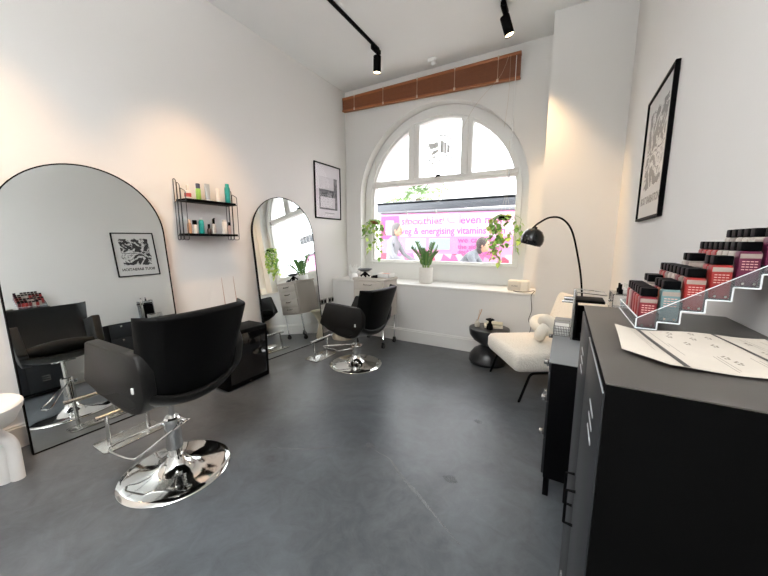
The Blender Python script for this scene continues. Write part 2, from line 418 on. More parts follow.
tag(build('lighting_track', MB().box(-2.14, -2.105, -.4, 3.62, ZC-.022, ZC, .002), m_blk), 'black ceiling track on the left carrying the left spotlight', 'lighting track', 'ceiling tracks')
tag(build('lighting_track', MB().box(-.70, -.665, -.4, 3.72, ZC-.022, ZC, .002), m_blk), 'black ceiling track on the right carrying the right spotlight', 'lighting track', 'ceiling tracks')
spot_head('track_spotlight', 'black track spotlight at the end of the left ceiling track, pointing straight down', (-2.12, 3.57, ZC-.022), (-.05, .05, -1), power=14)
spot_head('track_spotlight', 'black track spotlight on the right ceiling track, tilted toward the pier', (-.683, 3.60, ZC-.022), (.31, .142, -1), power=SPOT_W*1.6, size=R(58), col=(1, .66, .33))
spot_head('track_spotlight', 'black track spotlight above the wall shelf', (-2.12, 1.80, ZC-.022), (-.36, .0, -1), power=SPOT_W, size=R(68), col=(1, .58, .25))
spot_head('track_spotlight', 'black track spotlight above the nearer mirror', (-2.12, .50, ZC-.022), (-.36, -.05, -1), power=SPOT_W, size=R(70), col=(1, .58, .25))
sd = thing('smoke_detector', 'small white ceiling sensor above the wooden blind', 'sensor', (-1.645, 4.17, ZC))
build('base', MB().lathe([(0, 0), (.06, 0), (.06, -.02), (.045, -.032), (0, -.032)], 28), m_plastic_w, sd)
build('sensor_head', MB().cyl((.01, 0, -.03), (.03, -.01, -.085), .032, .028, 20), m_plastic_w, sd)

# unseen globes added behind the camera as general fill light
m_globe = mat('fill_globe_glow', '#ffffff', .4, emis='#f4f8ff', es=3)
for gk, x_, y_, lb in ((.55, -1.25, -.6, 'added unseen fill light globe behind the camera, left one'), (1, -.45, -.9, 'added unseen fill light globe behind the camera, right one')):
    pl = thing('fill_globe', lb, 'fill lamp', (x_, y_, ZC), 0, 'fill globes')
    build('cord', MB().cyl((0, 0, 0), (0, 0, -.75), .004, n=8), m_blk, pl)
    build('globe', MB().ell((0, 0, -.88), .14, .14, .14, 24, 16), m_globe, pl)
    l = bpy.data.lights.new('fill_light', 'AREA'); l.shape = 'DISK'; l.size = .25; l.energy = FILL_W*.30*gk; l.color = (.95, .98, 1)
    l2 = bpy.data.lights.new('fill_light', 'AREA'); l2.shape = 'DISK'; l2.size = .25; l2.energy = FILL_W*1.0*gk; l2.color = (.95, .98, 1)
    for ll, zz, rx in ((l, -1.03, 0), (l2, -.73, pi)):
        lo = bpy.data.objects.new('fill_light', ll); C.objects.link(lo); lo.parent = pl; lo.location = (0, 0, zz); lo.rotation_euler = (rx, 0, 0)

# ------------------------------------------------------------------ leaning arched mirrors
def make_mirror(yc, w, h, az, ti, name, label, xb=-2.955):
    t = thing(name, label, 'mirror', (xb, yc, 0.0), 0, 'arched floor mirrors'); r = w/2
    t.rotation_euler = (0, 0, 0)
    n = 40; prof = [(-r, 0), (r, 0)] + [(r*cos(pi*k/n), h-r + r*sin(pi*k/n)) for k in range(n+1)]
    b = MB(); inn = [(-r+.008, .008), (r-.008, .008)] + [((r-.008)*cos(pi*k/n), h-r + (r-.008)*sin(pi*k/n)) for k in range(n+1)]
    secs = [[(-.025, p[0], p[1]), (.004, p[0], p[1]), (.004, q[0], q[1]), (-.025, q[0], q[1])] for p, q in zip(prof + prof[:1], inn + inn[:1])]
    b.loft(secs, cap=False)
    Mt = RZ(az) @ Matrix.Rotation(-ti, 4, 'Y')
    build('frame', b.xf(Mt), m_blk, t)
    build('backing', MB().prism(inn, 'x', -.022, -.004).xf(Mt), m_blk, t)
    f = MB(); f.face([(0, p[0], p[1]) for p in inn]); f.xf(Mt)
    g = build('mirror_glass', f, m_mirror, t, sm=0)
    return t
make_mirror(1.028, .99, 1.965, R(-1.9), R(6.1), 'arched_mirror', 'tall arched mirror with thin black frame behind the nearer styling chair', -2.945)
make_mirror(2.945, .95, 1.95, R(-3.6), R(6.0), 'arched_mirror', 'tall arched mirror with thin black frame right of the wall shelf, behind the farther chair', -2.945)

# ------------------------------------------------------------------ styling chairs
def make_chair(label, loc, rz, dz):
    """faces +x, bucket seat lifted by dz"""
    t = thing('styling_chair', label, 'salon chair', loc, rz, 'black styling chairs')
    secs = []; N = 14
    for i in range(N+1):
        v = -1 + 2*i/N; a = abs(v); fx = .035*a*a; sag = .03*(1-a*a)
        edge = 1 - .5*max(0, (a-.86)/.14)**2
        P = [(-.43+fx, .905), (-.30+fx, .475-sag), (-.05+fx*.5, .52-sag), (-.235, .70), (-.385+fx, .918)]
        cx = (P[0][0]+P[2][0])/2
        P = [(cx+(p[0]-cx)*edge, p[1]) for p in P]
        secs.append([(p[0], v*(.238+.048*(p[1]-.47)/.44), p[1]+dz) for p in rpoly(P, [.02, .03, .04, .1, .02], 4)])
    build('backrest', MB().loft(secs), m_leather, t, sm=50)
    S = []
    for i in range(13):
        v = -1+2*i/12; a = abs(v); y = v*.225; cr = .03*(1-a*a)
        P = [(-.22, .43), (.22, .45), (.25, .50+cr*.4), (.21, .545+cr), (-.15, .515+cr*.6), (-.23, .49)]
        S.append([(p[0], y, p[1]+dz) for p in rpoly(P, .03, 4)])
    build('seat', MB().loft(S), m_leather, t, sm=50)
    S = []
    for i in range(15):
        v = -1+2*i/14; a = abs(v); y = v*.262; lift = .085*a**2.4
        P = [(-.335+.04*a*a, .465+lift*.9), (-.31+.04*a*a, .405+lift), (-.12, .362+lift*.6), (.18, .385+lift*.6), (.25, .44+lift*.5), (.17, .46+lift*.5), (-.22, .46+lift*.7)]
        S.append([(p[0], y, p[1]+dz) for p in rpoly(P, .03, 3)])
    build('under_shell', MB().loft(S), m_leather2, t, sm=50)
    for s in (-1, 1):
        prof = rpoly([(.175, .742), (-.18, .728), (-.275, .732), (-.315, .66), (-.30, .52), (-.21, .405), (-.10, .372), (.04, .385), (.295, .495)], [.015, .03, .02, .04, .04, .05, .05, .06, .02], 4)
        secs = []
        for (yy, k) in ((.232, .975), (.236, 1), (.28, 1.0), (.289, .985), (.292, .96)):
            cx, cz = -.03, .57; sec = []
            for p in prof:
                tz = (p[1]-.405)/.33; out = yy - .03*(1-min(1, tz))**2*1.2
                sec.append((cx+(p[0]-cx)*k, s*out, cz+(p[1]-cz)*k + dz))
            secs.append(sec)
        build('armrest', MB().loft(secs), m_leather2, t, sm=45)
        build('tag', MB().box(-.222, -.207, s*.284-.004, s*.284+.004, .53+dz, .56+dz, .002), m_plastic_w, t)
    zt_ = .37+dz
    build('gas_column', MB().cyl((0, 0, .04), (0, 0, .16), .037, n=28).cyl((0, 0, .155), (0, 0, .205+dz), .044, n=28).cyl((0, 0, .205+dz), (0, 0, .215+dz), .044, .036, n=28).cyl((0, 0, .2+dz), (0, 0, zt_+.01), .016, n=20).box(-.1, .1, -.08, .08, zt_-.004, zt_+.03, .006), m_chrome, t, sm=40)
    build('base_plate', MB().lathe([(0, .115), (.045, .112), (.055, .085), (.09, .055), (.14, .036), (.20, .024), (.26, .017), (.293, .010), (.298, .005), (.295, 0), (0, 0)], 72), m_chrome, t, sm=60)
    za_, dr_ = (.31, .145) if dz > .05 else (.225, .03)
    lv = [(-.045, -.075, za_), (-.048, 0, za_-.01), (.06, .15, za_-dr_*.9), (.10, .19, za_-dr_), (.26, .205, za_-dr_), (.31, .19, za_-dr_), (.32, .15, za_-dr_*.93), (.055, .0, za_), (.05, -.04, za_)]
    build('pump_lever', MB().tube(spline(lv, 4), .0065, 8).cyl((-.055, -.05, za_), (.06, -.05, za_), .012, n=14), m_chrome, t)
    return t
make_chair('black leather styling chair with chrome disc base, nearest the camera', (-1.995, .93, 0), R(184), .14)
make_chair('black leather styling chair with chrome disc base, farther one by the drawer trolley', (-2.01, 2.90, 0), R(177), 0.0)

def footrest(label, loc, rz):
    t = thing('footrest', label, 'footrest', loc, rz, 'chrome footrests')
    build('floor_plate', MB().prism(rpoly([(-.11, -.185), (.10, -.185), (.10, .185), (-.11, .185)], .04, 6), 'z', 0, .009, .002), m_steel, t)
    for s in (-1, 1): build('post', MB().cyl((0, s*.12, .006), (-.0, s*.12, .215), .0125, n=14), m_chrome, t)
    build('foot_bar', MB().cyl((0, -.165, .222), (0, .165, .222), .014, n=16).cyl((0, -.178, .222), (0, -.165, .222), .016, n=16).cyl((0, .165, .222), (0, .178, .222), .016, n=16), m_steel, t)
footrest('chrome floor footrest in front of the nearer arched mirror', (-2.645, .95, 0), R(0))
footrest('chrome floor footrest in front of the farther arched mirror', (-2.51, 2.88, 0), R(0))

# ------------------------------------------------------------------ black glass box beside near chair
bx = thing('black_cabinet', 'low black box cabinet with dark glossy front between the mirrors', 'cabinet', (-2.76, 1.955, 0), R(0))
build('body', MB().box(-.14, .135, -.24, .24, 0.01, .56, .012, 3), m_blk, bx)
build('front_panel', MB().box(.134, .14, -.205, .205, .06, .525, .004), mat('black_gloss', '#08080a', .08, coat=.5), bx)
build('button', MB().cyl((.138, .0, .036), (.145, .0, .036), .009, n=16), m_steel, bx)
# wooden rods (two slim uprights seen between chair and wall)
m_rod = mat('pinkish_wood', '#a98674', .6)
for y, lb in ((1.95, 'thin pinkish upright rod on the black box cabinet, left of the pair'), (2.08, 'thin pinkish upright rod on the black box cabinet, right of the pair')):
    tag(build('slim_rod', MB().cyl((-2.9, y, .561), (-2.96, y, 1.04), .0055, .0015, n=8).cyl((-2.9, y, .561), (-2.9, y, .567), .016, n=12), m_rod), lb, 'rod', 'slim rods')

# ------------------------------------------------------------------ white side table, bottom left
st = thing('side_table', 'white side table with bowl-shaped top and fluted arch base at the left edge', 'side table', (-2.80, .30, 0), R(0))
build('table_top', MB().lathe([(0, .48), (.195, .48), (.205, .47), (.20, .44), (.165, .37), (.09, .315), (0, .305)], 48), mat('table_white', '#e6e3df', .5), st)
b = MB()
for y0, k in ((-.09, 1), (0, 1), (.09, 1)):
    pass
for rr in (.135, .085, .035):
    pts = [(0, -rr, 0)] + [(0, -rr*cos(pi*k/12), .19 + rr*sin(pi*k/12)*1.0) for k in range(13)] + [(0, rr, 0)]
    b.tube(pts, .032, 14)
b.box(-.012, .012, -.13, .13, 0, .24)
build('arch_base', b.xf(RZ(R(-25))), mat('plaster_white', '#dcd9d5', .8, bump=.15, bscale=60), st)

# ------------------------------------------------------------------ wall shelf
sh = thing('wall_shelf', 'black two-tier wall shelf with wire sides on the left wall', 'shelf', (XL, 1.94, 1.40), 0)
build('shelf_board', MB().box(.012, .18, -.25, .25, .358, .380, .003), m_blk, sh)
build('shelf_board', MB().box(.012, .18, -.25, .25, .046, .068, .003), m_blk, sh)
for s in (-1, 1):
    b = MB(); y = s*.257
    for x0_, x1_, za_, zb_ in ((.006, .048, .565, .55), (.056, .10, .53, .505), (.108, .185, .475, .44)):
        pts = rpoly([(x0_, .01), (x1_, .01), (x1_, zb_), (x0_, za_)], .018, 4)
        b.tube([(p[0], y, p[1]) for p in pts], .0032, 6, closed=True)
    for z in (.05, .36): b.tube([(.006, y, z), (.185, y, z)], .0032, 6)
    build('wire_side', b, m_wire, sh)

def rgba(c): return mat('bottle_' + c.strip('#'), c, .3)
m_bcap = mat('cap_black', '#050506', .4, spec=.03); m_bwhite = mat('bottle_white', '#e2ddd6', .35)
def bottle(label, loc, r, h, m, capm, caph=.03, capr=None, shoulder=.02, sy=1, lab=None, cat='bottle', group='hair products on the wall shelf', nozzle=False):
    t = thing('product_bottle', label, cat, loc, random.uniform(-.3, .3), group); capr = capr or r*.55; hb = h-caph
    build('bottle_body', MB().lathe([(0, 0), (r*.93, 0), (r, .004), (r, hb-shoulder), (r*.9, hb-shoulder*.4), (capr*.9, hb), (0, hb)], 20, sy=sy), m, t)
    build('cap', MB().lathe([(0, hb-.001), (capr, hb-.001), (capr, h-.004), (capr*.85, h), (0, h)], 18), capm, t)
    if nozzle: build('nozzle', MB().box(-.006, .03, -.005, .005, h-.002, h+.01, .002), capm, t)
    if lab: build('label_band', MB().lathe([(r*1.01, hb*.25), (r*1.015, hb*.25), (r*1.015, hb*.68), (r*1.01, hb*.68)], 20, sy=sy), lab, t)
    return t
def tube_b(label, loc, w, h, m, capm):
    t = thing('squeeze_tube', label, 'tube', loc, R(90)+random.uniform(-.15, .15), 'hair products on the wall shelf')
    secs = []
    for i in range(7):
        f = i/6; a = w*(.42+.08*f); bb = w*.4*(1-f)+.003
        secs.append([(a*cos(k*2*pi/20), bb*sin(k*2*pi/20), .018+f*(h-.018)) for k in range(20)])
    build('tube_body', MB().loft(secs), m, t); build('cap', MB().lathe([(0, 0), (w*.36, 0), (w*.38, .019), (0, .02)], 18), capm, t)
zu = 1.7805; zl = 1.4685; xs = -3.07
bottle('cream bottle with red label on the upper wall shelf, leftmost', (xs, 1.755, zu), .028, .125, m_bwhite, mat('cap_cream', '#d8cdbf', .4), .045, .012, lab=mat('label_red', '#b5433c', .5))
bottle('lime green bottle with dark purple cap on the upper wall shelf', (xs, 1.855, zu), .022, .155, mat('lime_green', '#8bb84e', .35), mat('dark_purple', '#2f2940', .3), .045, .019, .01)
tube_b('tall silver grey tube standing on the upper wall shelf', (xs, 1.945, zu), .05, .165, mat('silver_grey', '#a7abad', .35, .3), m_plastic_w)
tube_b('white printed tube standing on the upper wall shelf', (xs, 2.055, zu), .042, .14, m_bwhite, m_plastic_w)
bottle('tall teal spray can on the upper wall shelf, rightmost', (xs, 2.16, zu), .026, .195, mat('teal', '#128a83', .3), mat('teal_cap', '#1a9a92', .3), .03, .019, .015)
bottle('copper coloured bottle at the left end of the lower wall shelf', (xs, 1.745, zl), .018, .13, mat('copper_peach', '#b98a66', .35), mat('cap_cop', '#d5b79a', .4), .03, .012)
bottle('white bottle with broad black cap on the lower wall shelf beside the copper one', (xs, 1.795, zl), .022, .125, m_bwhite, m_bcap, .04, .02, .005)
bottle('teal bottle with white top on the lower wall shelf', (xs, 1.86, zl), .024, .155, mat('teal2', '#16908a', .3), m_plastic_w, .02, .012, .03)
bottle('small dark bottle with tiny black cap, shortest on the lower wall shelf', (xs, 1.935, zl), .019, .095, mat('brown_glass', '#4b3c38', .2), m_bcap, .04, .011)
bottle('clear grey bottle with tall black pump on the lower wall shelf', (xs, 1.985, zl), .02, .145, mat('pale_grey', '#b5b1ad', .3), m_bcap, .045, .012, nozzle=True)
bottle('plain white cylinder bottle on the lower wall shelf', (xs, 2.10, zl), .024, .145, m_bwhite, mat('cap_w', '#cfc9c1', .4), .02, .02, .006)
bottle('pinkish bottle with black cap at the right end of the lower wall shelf', (xs, 2.155, zl), .017, .125, mat('pinkish', '#b09a96', .3), m_bcap, .035, .011)

# ------------------------------------------------------------------ framed pictures
def print_mat(kind):
    m = bpy.data.materials.new('print_' + kind); m.use_nodes = True; nt = m.node_tree; p = nt.nodes['Principled BSDF']; p.inputs['Roughness'].default_value = .6
    tc = nt.nodes.new('ShaderNodeTexCoord'); sx = nt.nodes.new('ShaderNodeSeparateXYZ'); nt.links.new(tc.outputs['Generated'], sx.inputs[0])
    def M(op, a, b=None, c=None):
        n = nt.nodes.new('ShaderNodeMath'); n.operation = op
        for i, v in enumerate((a, b, c)):
            if v is None: continue
            if isinstance(v, (int, float)): n.inputs[i].default_value = v
            else: nt.links.new(v, n.inputs[i])
        return n.outputs[0]
    Y, Z = sx.outputs['Y'], sx.outputs['Z']
    def rect(y0, y1, z0, z1): return M('MULTIPLY', M('MULTIPLY', M('GREATER_THAN', Y, y0), M('LESS_THAN', Y, y1)), M('MULTIPLY', M('GREATER_THAN', Z, z0), M('LESS_THAN', Z, z1)))
    mx = nt.nodes.new('ShaderNodeMixRGB'); nt.links.new(mx.outputs[0], p.inputs['Base Color'])
    if kind == 'swirl':
        n = nd(nt, 'ShaderNodeTexNoise', Scale=6.5, Detail=.6, Distortion=2.4); nt.links.new(tc.outputs['Object'], n.inputs['Vector'])
        w = nd(nt, 'ShaderNodeTexNoise', Scale=30.0, Detail=1.0); nt.links.new(tc.outputs['Object'], w.inputs['Vector'])
        base = M('GREATER_THAN', M('ADD', M('MULTIPLY', n.outputs['Fac'], 1.0), M('MULTIPLY', w.outputs['Fac'], .22)), .60)
        ln = M('LESS_THAN', M('ABSOLUTE', M('SUBTRACT', n.outputs['Fac'], .43)), .014)
        base = M('MAXIMUM', base, ln)
        e = nd(nt, 'ShaderNodeTexNoise', Scale=14.0, Detail=1.0); nt.links.new(tc.outputs['Object'], e.inputs['Vector'])
        yy = M('ADD', Y, M('MULTIPLY', M('SUBTRACT', e.outputs['Fac'], .5), .14)); zz = M('ADD', Z, M('MULTIPLY', M('SUBTRACT', e.outputs['Fac'], .5), .12))
        def rr(y0, y1, z0, z1): return M('MULTIPLY', M('MULTIPLY', M('GREATER_THAN', yy, y0), M('LESS_THAN', yy, y1)), M('MULTIPLY', M('GREATER_THAN', zz, z0), M('LESS_THAN', zz, z1)))
        a1 = M('MAXIMUM', rr(.14, .86, .24, .51), rr(.14, .86, .56, .87))
        fac = M('MULTIPLY', base, a1)
        mid = M('MULTIPLY', rect(.14, .86, .5, .57), M('LESS_THAN', M('ABSOLUTE', M('SUBTRACT', zz, .535)), .008)); fac = M('MAXIMUM', fac, mid)
        mx.inputs[1].default_value = srgb('#d9d8d6'); mx.inputs[2].default_value = srgb('#2c2b2b')
    else:
        n = nd(nt, 'ShaderNodeTexNoise', Scale=14.0, Detail=3.0, Distortion=1.0); nt.links.new(tc.outputs['Object'], n.inputs['Vector'])
        blk = rect(.14, .88, .16, .78); wh1 = rect(.14, .74, .54, .78); wh2 = rect(.18, .78, .19, .40)
        f = M('MULTIPLY', blk, M('SUBTRACT', 1, M('MULTIPLY', wh1, .85)))
        f = M('MULTIPLY', f, M('SUBTRACT', 1, M('MULTIPLY', wh2, .8)))
        f = M('MULTIPLY', f, M('ADD', .3, M('MULTIPLY', n.outputs['Fac'], 1.1)))
        cap = M('MULTIPLY', rect(.35, .75, .085, .10), .5); fac = M('MAXIMUM', f, cap)
        mx.inputs[1].default_value = srgb('#dcd7dc'); mx.inputs[2].default_value = srgb('#3a3b3f')
    nt.links.new(fac, mx.inputs[0])
    return m
def picture(name, label, x, y0, y1, z0, z1, s, kind):
    """s=+1: hangs on the left wall facing +x; s=-1: right wall facing -x"""
    t = thing(name, label, 'picture', (x, (y0+y1)/2, z0)); w = (y1-y0)/2; h = z1-z0; f = .016; d = .022*s
    b = MB()
    for a0, a1, c0, c1 in ((-w, w, 0, f), (-w, w, h-f, h), (-w, -w+f, f, h-f), (w-f, w, f, h-f)):
        b.box(min(0, d), max(0, d), a0, a1, c0, c1, .002, 1)
    build('frame', b, m_blk, t)
    pm = MB(); xx = d*.5; pm.box(min(.001*s, xx), max(.001*s, xx), -w+f, w-f, f, h-f)
    pr = build('art_print', pm, print_mat(kind), t, sm=0)
    if kind == 'swirl':
        Mx = T(xx+.0006*s, 0, h*.155) @ Matrix.Rotation(-pi/2, 4, 'Z') @ RX90
        text_mesh('lettering', 'BOUT BARBATION', .062, m_ink, t, Mx, .0002, sx=.92, bold=.002)
    gx = d*.75; build('glazing', MB().face([(gx, -w+f, f), (gx, w-f, f), (gx, w-f, h-f), (gx, -w+f, h-f)]), clear('picture_glass', '#ffffff', .05), t, sm=0)
    return t
picture('framed_print', 'black framed abstract black and white print on the right wall', XR, 2.21, 2.83, 1.53, 2.29, -1, 'swirl')
picture('framed_poster', 'narrow black framed grey and white poster on the left wall beside the window', XL, 3.587, 4.185, 1.728, 2.515, 1, 'poster')

# sockets
for y, lb in ((3.72, 'steel double wall socket nearer the mirror on the left wall'), (3.90, 'steel double wall socket nearer the window on the left wall')):
    t = thing('wall_socket', lb, 'socket', (XL, y, .44), 0, 'steel wall sockets')
    build('face_plate', MB().box(0, .008, -.073, .073, 0, .086, .003), m_steel, t)
    for s in (-1, 1): build('socket_insert', MB().box(.006, .0095, s*.035-.022, s*.035+.022, .015, .07, .002), m_blk, t)

# ------------------------------------------------------------------ trolley
tr = thing('drawer_trolley', 'pale grey drawer trolley on tall castor legs behind the farther chair', 'trolley', (-2.2, 3.66, 0), R(0))
m_trol = mat('trolley_white', '#bab2a9', .4)
build('body', MB().box(-.235, .235, -.18, .18, .40, .885, .008).box(-.245, .245, -.19, .19, .885, .92, .008), m_trol, tr)
for k in range(4):
    z0 = .415 + k*.117
    d = build('drawer', MB().box(-.215, .215, -.196, -.178, z0, z0+.108, .004), m_trol, tr)
    build('handle', MB().tube(rpoly([(-.06, -.196, z0+.075), (-.055, -.214, z0+.07), (.055, -.214, z0+.07), (.06, -.196, z0+.075)], .005, 3) if False else [(-.06, -.196, z0+.08), (-.055, -.214, z0+.07), (.055, -.214, z0+.07), (.06, -.196, z0+.08)], .005, 6), m_steel, d)
for sx in (-1, 1):
    for sy in (-1, 1):
        l = build('leg', MB().cyl((sx*.21, sy*.155, .07), (sx*.21, sy*.155, .42), .008, n=10), m_chrome, tr)
        build('castor', MB().cyl((sx*.21-.013, sy*.155, .032), (sx*.21+.013, sy*.155, .032), .031, n=20).box(sx*.21-.018, sx*.21+.018, sy*.155-.015, sy*.155+.015, .045, .08, .004), m_rubber, l)
# things on the trolley
t = thing('dish_stand', 'grey shallow dish on a black tangled stand on the trolley', 'dish', (-2.30, 3.56, .921))
build('dish', MB().lathe([(0, .075), (.05, .078), (.095, .105), (.1, .112), (.092, .11), (.045, .085), (0, .083)], 28), mat('slate', '#55595e', .4), t)
build('stand', MB().tube([(-.05, -.03, .013), (0, 0, .07), (.06, .02, .013)], .012, 8).tube([(.04, -.05, .013), (0, 0, .075), (-.04, .05, .013)], .011, 8).ell((0, 0, .045), .03, .025, .03), m_blk, t)
t = thing('black_clips', 'small heap of black hair clips on the trolley beside the dish', 'hair clips', (-2.15, 3.56, .92))
build('clip', MB().box(-.05, .04, -.012, .012, .0, .022, .005).cyl((-.03, 0, .02), (.03, .02, .03), .01, n=10), m_blk, t)
t = thing('open_tray', 'white open box with orange-pink contents on the trolley', 'tray', (-2.06, 3.70, .92))
b = MB().box(-.09, .09, -.09, .09, 0, .006)
for a in ((-.09, -.085, -.09, .09), (.085, .09, -.09, .09), (-.09, .09, -.09, -.085), (-.09, .09, .085, .09)): b.box(*a, 0, .055)
build('tray_box', b, m_plastic_w, t)
build('contents', MB().box(-.08, .075, -.08, .08, .006, .045, .01), mat('coral', '#d39277', .6), t)

# coral ornament
t = thing('coral_ornament', 'white branching coral-like ornament on the window ledge at the left corner', 'ornament', (-2.86, 4.10, SILL))
b = MB(); b.lathe([(0, 0), (.06, 0), (.07, .03), (.055, .08), (.03, .1), (0, .1)], 20)
for i in range(26):
    a = random.uniform(0, 2*pi); e = random.uniform(.25, 1.25); L = random.uniform(.07, .13)
    p = Vector((0, 0, .07)); q = p + Vector((cos(a)*cos(e), sin(a)*cos(e), sin(e)))*L
    q2 = q + Vector((random.uniform(-.03, .03), random.uniform(-.03, .03), random.uniform(0, .04)))
    b.tube([p, q, q2], [.007, .005, .003], 6); b.ell(tuple(q2), .009, .009, .009, 8, 6)
build('coral', b, mat('coral_white', '#eeeeec', .5), t)

# beige stool under the ledge
tag(build('hourglass_stool', MB().lathe([(0, 0), (.15, 0), (.155, .03), (.12, .12), (.085, .2), (.09, .27), (.14, .37), (.165, .41), (.16, .43), (0, .43)], 40).xf(T(-2.74, 3.63, 0)), m_beige),
    'beige hourglass stool between the farther mirror and the trolley', 'stool')

# ------------------------------------------------------------------ plants
def leafmesh(b, p, d, up, L, w, curl=.2):
    d = d.normalized(); s = d.cross(up); s = s.normalized() if s.length > 1e-4 else Vector((1, 0, 0)); n = s.cross(d)
    pr = [(0, .08), (.18, .75), (.4, 1), (.7, .62), (1, .02)]
    Ls = []; 
    for f, ww in pr:
        c = p + d*L*f - n*curl*L*f*f; Ls.append([c - s*w*ww/2 + n*.12*w*ww, c, c + s*w*ww/2 + n*.12*w*ww])
    b.loft([[tuple(q) for q in r] for r in Ls], cap=False, ring=False)
def trailing(loc, strands, label, hk):
    t = thing('hanging_plant', label, 'plant', loc, 0, 'trailing plants hanging in the window')
    build('pot', MB().lathe([(0, -.0), (.05, 0), (.075, .02), (.08, .045), (.074, .045), (.07, .03), (0, .03)], 24), hk, t)
    build('hanger', MB().tube([(0, 0, .04), (.0, 0, .55), (0, .02, .95)], .0015, 5).tube([(.07, 0, .04), (0, 0, .35)], .0012, 5).tube([(-.07, 0, .04), (0, 0, .35)], .0012, 5), m_cord, t)
    vs = MB(); lf = MB(); lf2 = MB()
    for a, L, spread in strands:
        x0, y0 = cos(a)*.06, sin(a)*.05; pts = [Vector((x0*.4, y0*.4, .05)), Vector((x0, y0, .07)), Vector((x0*1.6*spread, y0*1.4, .02))]
        n = max(2, int(L/.06))
        for i in range(n): pts.append(Vector((x0*1.7*spread + random.uniform(-.025, .025), y0*1.3 + random.uniform(-.02, .02), .02 - L*(i+1)/n)))
        S = spline(pts, 3); vs.tube(S, .002, 5)
        for i, p in enumerate(S[2:]):
            if random.random() < .45: continue
            d = Vector((random.uniform(-1, 1), random.uniform(-1, .6), random.uniform(-1.1, .1)))
            leafmesh(lf if random.random() < .55 else lf2, p, d, Vector((0, 0, 1)), random.uniform(.06, .10), random.uniform(.05, .08))
    build('vine', vs, m_stem, t); build('leaves', lf, m_leaf, t, sm=0); build('leaves', lf2, m_leafy, t, sm=0)
    return t
m_terra = mat('terracotta', '#b06a45', .7)
trailing((-2.60, 4.33, 1.655), [(2.8, .42, 1.3), (3.3, .30, 1.6), (4.0, .38, 1.2), (4.7, .18, 1), (5.4, .46, 1), (6.0, .52, 1.0), (.4, .36, 1.3), (3.0, .25, 2.0), (5.0, .3, 1), (5.9, .2, 1.6)], 'trailing green plant hanging at the left side of the window', m_terra)
trailing((-.69, 4.33, 1.66), [(3.1, .52, 1.3), (3.5, .48, 1.0), (4.2, .55, 1), (4.8, .42, .8), (5.3, .35, 1), (6.1, .42, 1.3), (.2, .30, 1.9), (2.9, .34, 1.8), (4.4, .5, 1), (3.7, .3, 1)], 'trailing green plant hanging at the right side of the window', m_blk)
t = thing('potted_plant', 'upright dark green potted plant in white pot on the window sill', 'plant', (-1.70, 4.22, SILL))
build('pot', MB().lathe([(0, 0), (.088, 0), (.096, .01), (.098, .215), (.094, .222), (.086, .218), (.085, .19), (0, .19)], 40), mat('pot_white', '#dedad5', .5), t)
build('soil', MB().lathe([(0, .195), (.086, .195)], 24), m_soil, t)
lf = MB(); sm_ = MB()
for i in range(9):
    a = i*2*pi/9 + random.uniform(-.2, .2); lean = random.uniform(.25, .62); H = random.uniform(.22, .36)
    base = Vector((cos(a)*.035, sin(a)*.035, .19)); tip = base + Vector((cos(a)*lean*.36, sin(a)*lean*.3, H))
    mid = (base+tip)/2 + Vector((0, 0, .03)) - Vector((cos(a), sin(a), 0))*.015
    S = spline([base, mid, tip], 5); sm_.tube(S, [.007*(1-.6*k/(len(S)-1)) for k in range(len(S))], 6)
    for k, p in enumerate(S[2:]):
        for s in (-1, 1):
            d = Vector((cos(a+s*1.3), sin(a+s*1.3), .9)); leafmesh(lf, p, d, Vector((cos(a), sin(a), .2)), random.uniform(.05, .07), .028, .1)
    leafmesh(lf, S[-1], Vector((cos(a)*.3, sin(a)*.3, 1)), Vector((1, 0, 0)), .07, .028, 0)
build('stems', sm_, m_stem, t); build('leaves', lf, m_leafd, t, sm=0)

# speaker on sill + cable
t = thing('speaker', 'small cream speaker box on the right end of the window sill', 'speaker', (-.455, 4.08, SILL), R(-4))
build('body', MB().box(-.115, .115, -.055, .055, 0, .125, .012, 3), mat('speaker_cream', '#e2dccf', .5), t)
build('grille', MB().box(-.10, .03, -.0575, -.054, .015, .11, .002), mat('grille_fabric', '#d2ccc0', .9, bump=.3, bscale=300), t)
text_mesh('lettering', 'RUARK', .022, m_ink, t, T(-.035, -.058, .06) @ RX90, .0003)
tag(build('power_cable', MB().tube(spline([(-.50, 4.0, SILL+.004), (-.45, 3.95, SILL+.006), (-.36, 3.93, SILL+.012), (-.27, 3.935, SILL+.03), (-.30, 3.93, SILL-.03), (-.285, 3.93, .62), (-.31, 3.93, .5), (-.28, 3.93, .42), (-.31, 3.93, .25), (-.30, 3.925, .05), (-.30, 3.92, .006)], 6), .0035, 6), m_blk),
    'thin black cable running from the speaker down the wall', 'cable')

# ------------------------------------------------------------------ black hourglass side table and its things
HT = (-.70, 3.705)
tag(build('hourglass_side_table', MB().lathe([(0, 0), (.20, 0), (.215, .03), (.205, .09), (.16, .15), (.095, .19), (.075, .205), (.10, .225), (.17, .27), (.215, .33), (.225, .39), (.222, .408), (.21, .412), (0, .412)], 56).xf(T(HT[0], HT[1], 0)), mat('black_stained_wood', '#19191b', .35, bump=.05, bscale=20)),
    'black hourglass side table under the window beside the white chair', 'side table')
zt0 = .4125
t = thing('reed_diffuser', 'small glass reed diffuser on the left of the black side table', 'diffuser', (HT[0]-.13, HT[1]-.03, zt0))
build('jar', MB().lathe([(0, 0), (.026, 0), (.03, .006), (.03, .05), (.014, .07), (.014, .085), (0, .085)], 20), mat('diffuser_glass', '#cfc7ba', .2), t)
for dx, dy in ((.04, .02), (.05, -.01), (.03, -.02)): build('reed', MB().cyl((0, 0, .06), (dx, dy, .21), .0022, n=6), mat('reed', '#c08e5e', .7), t)
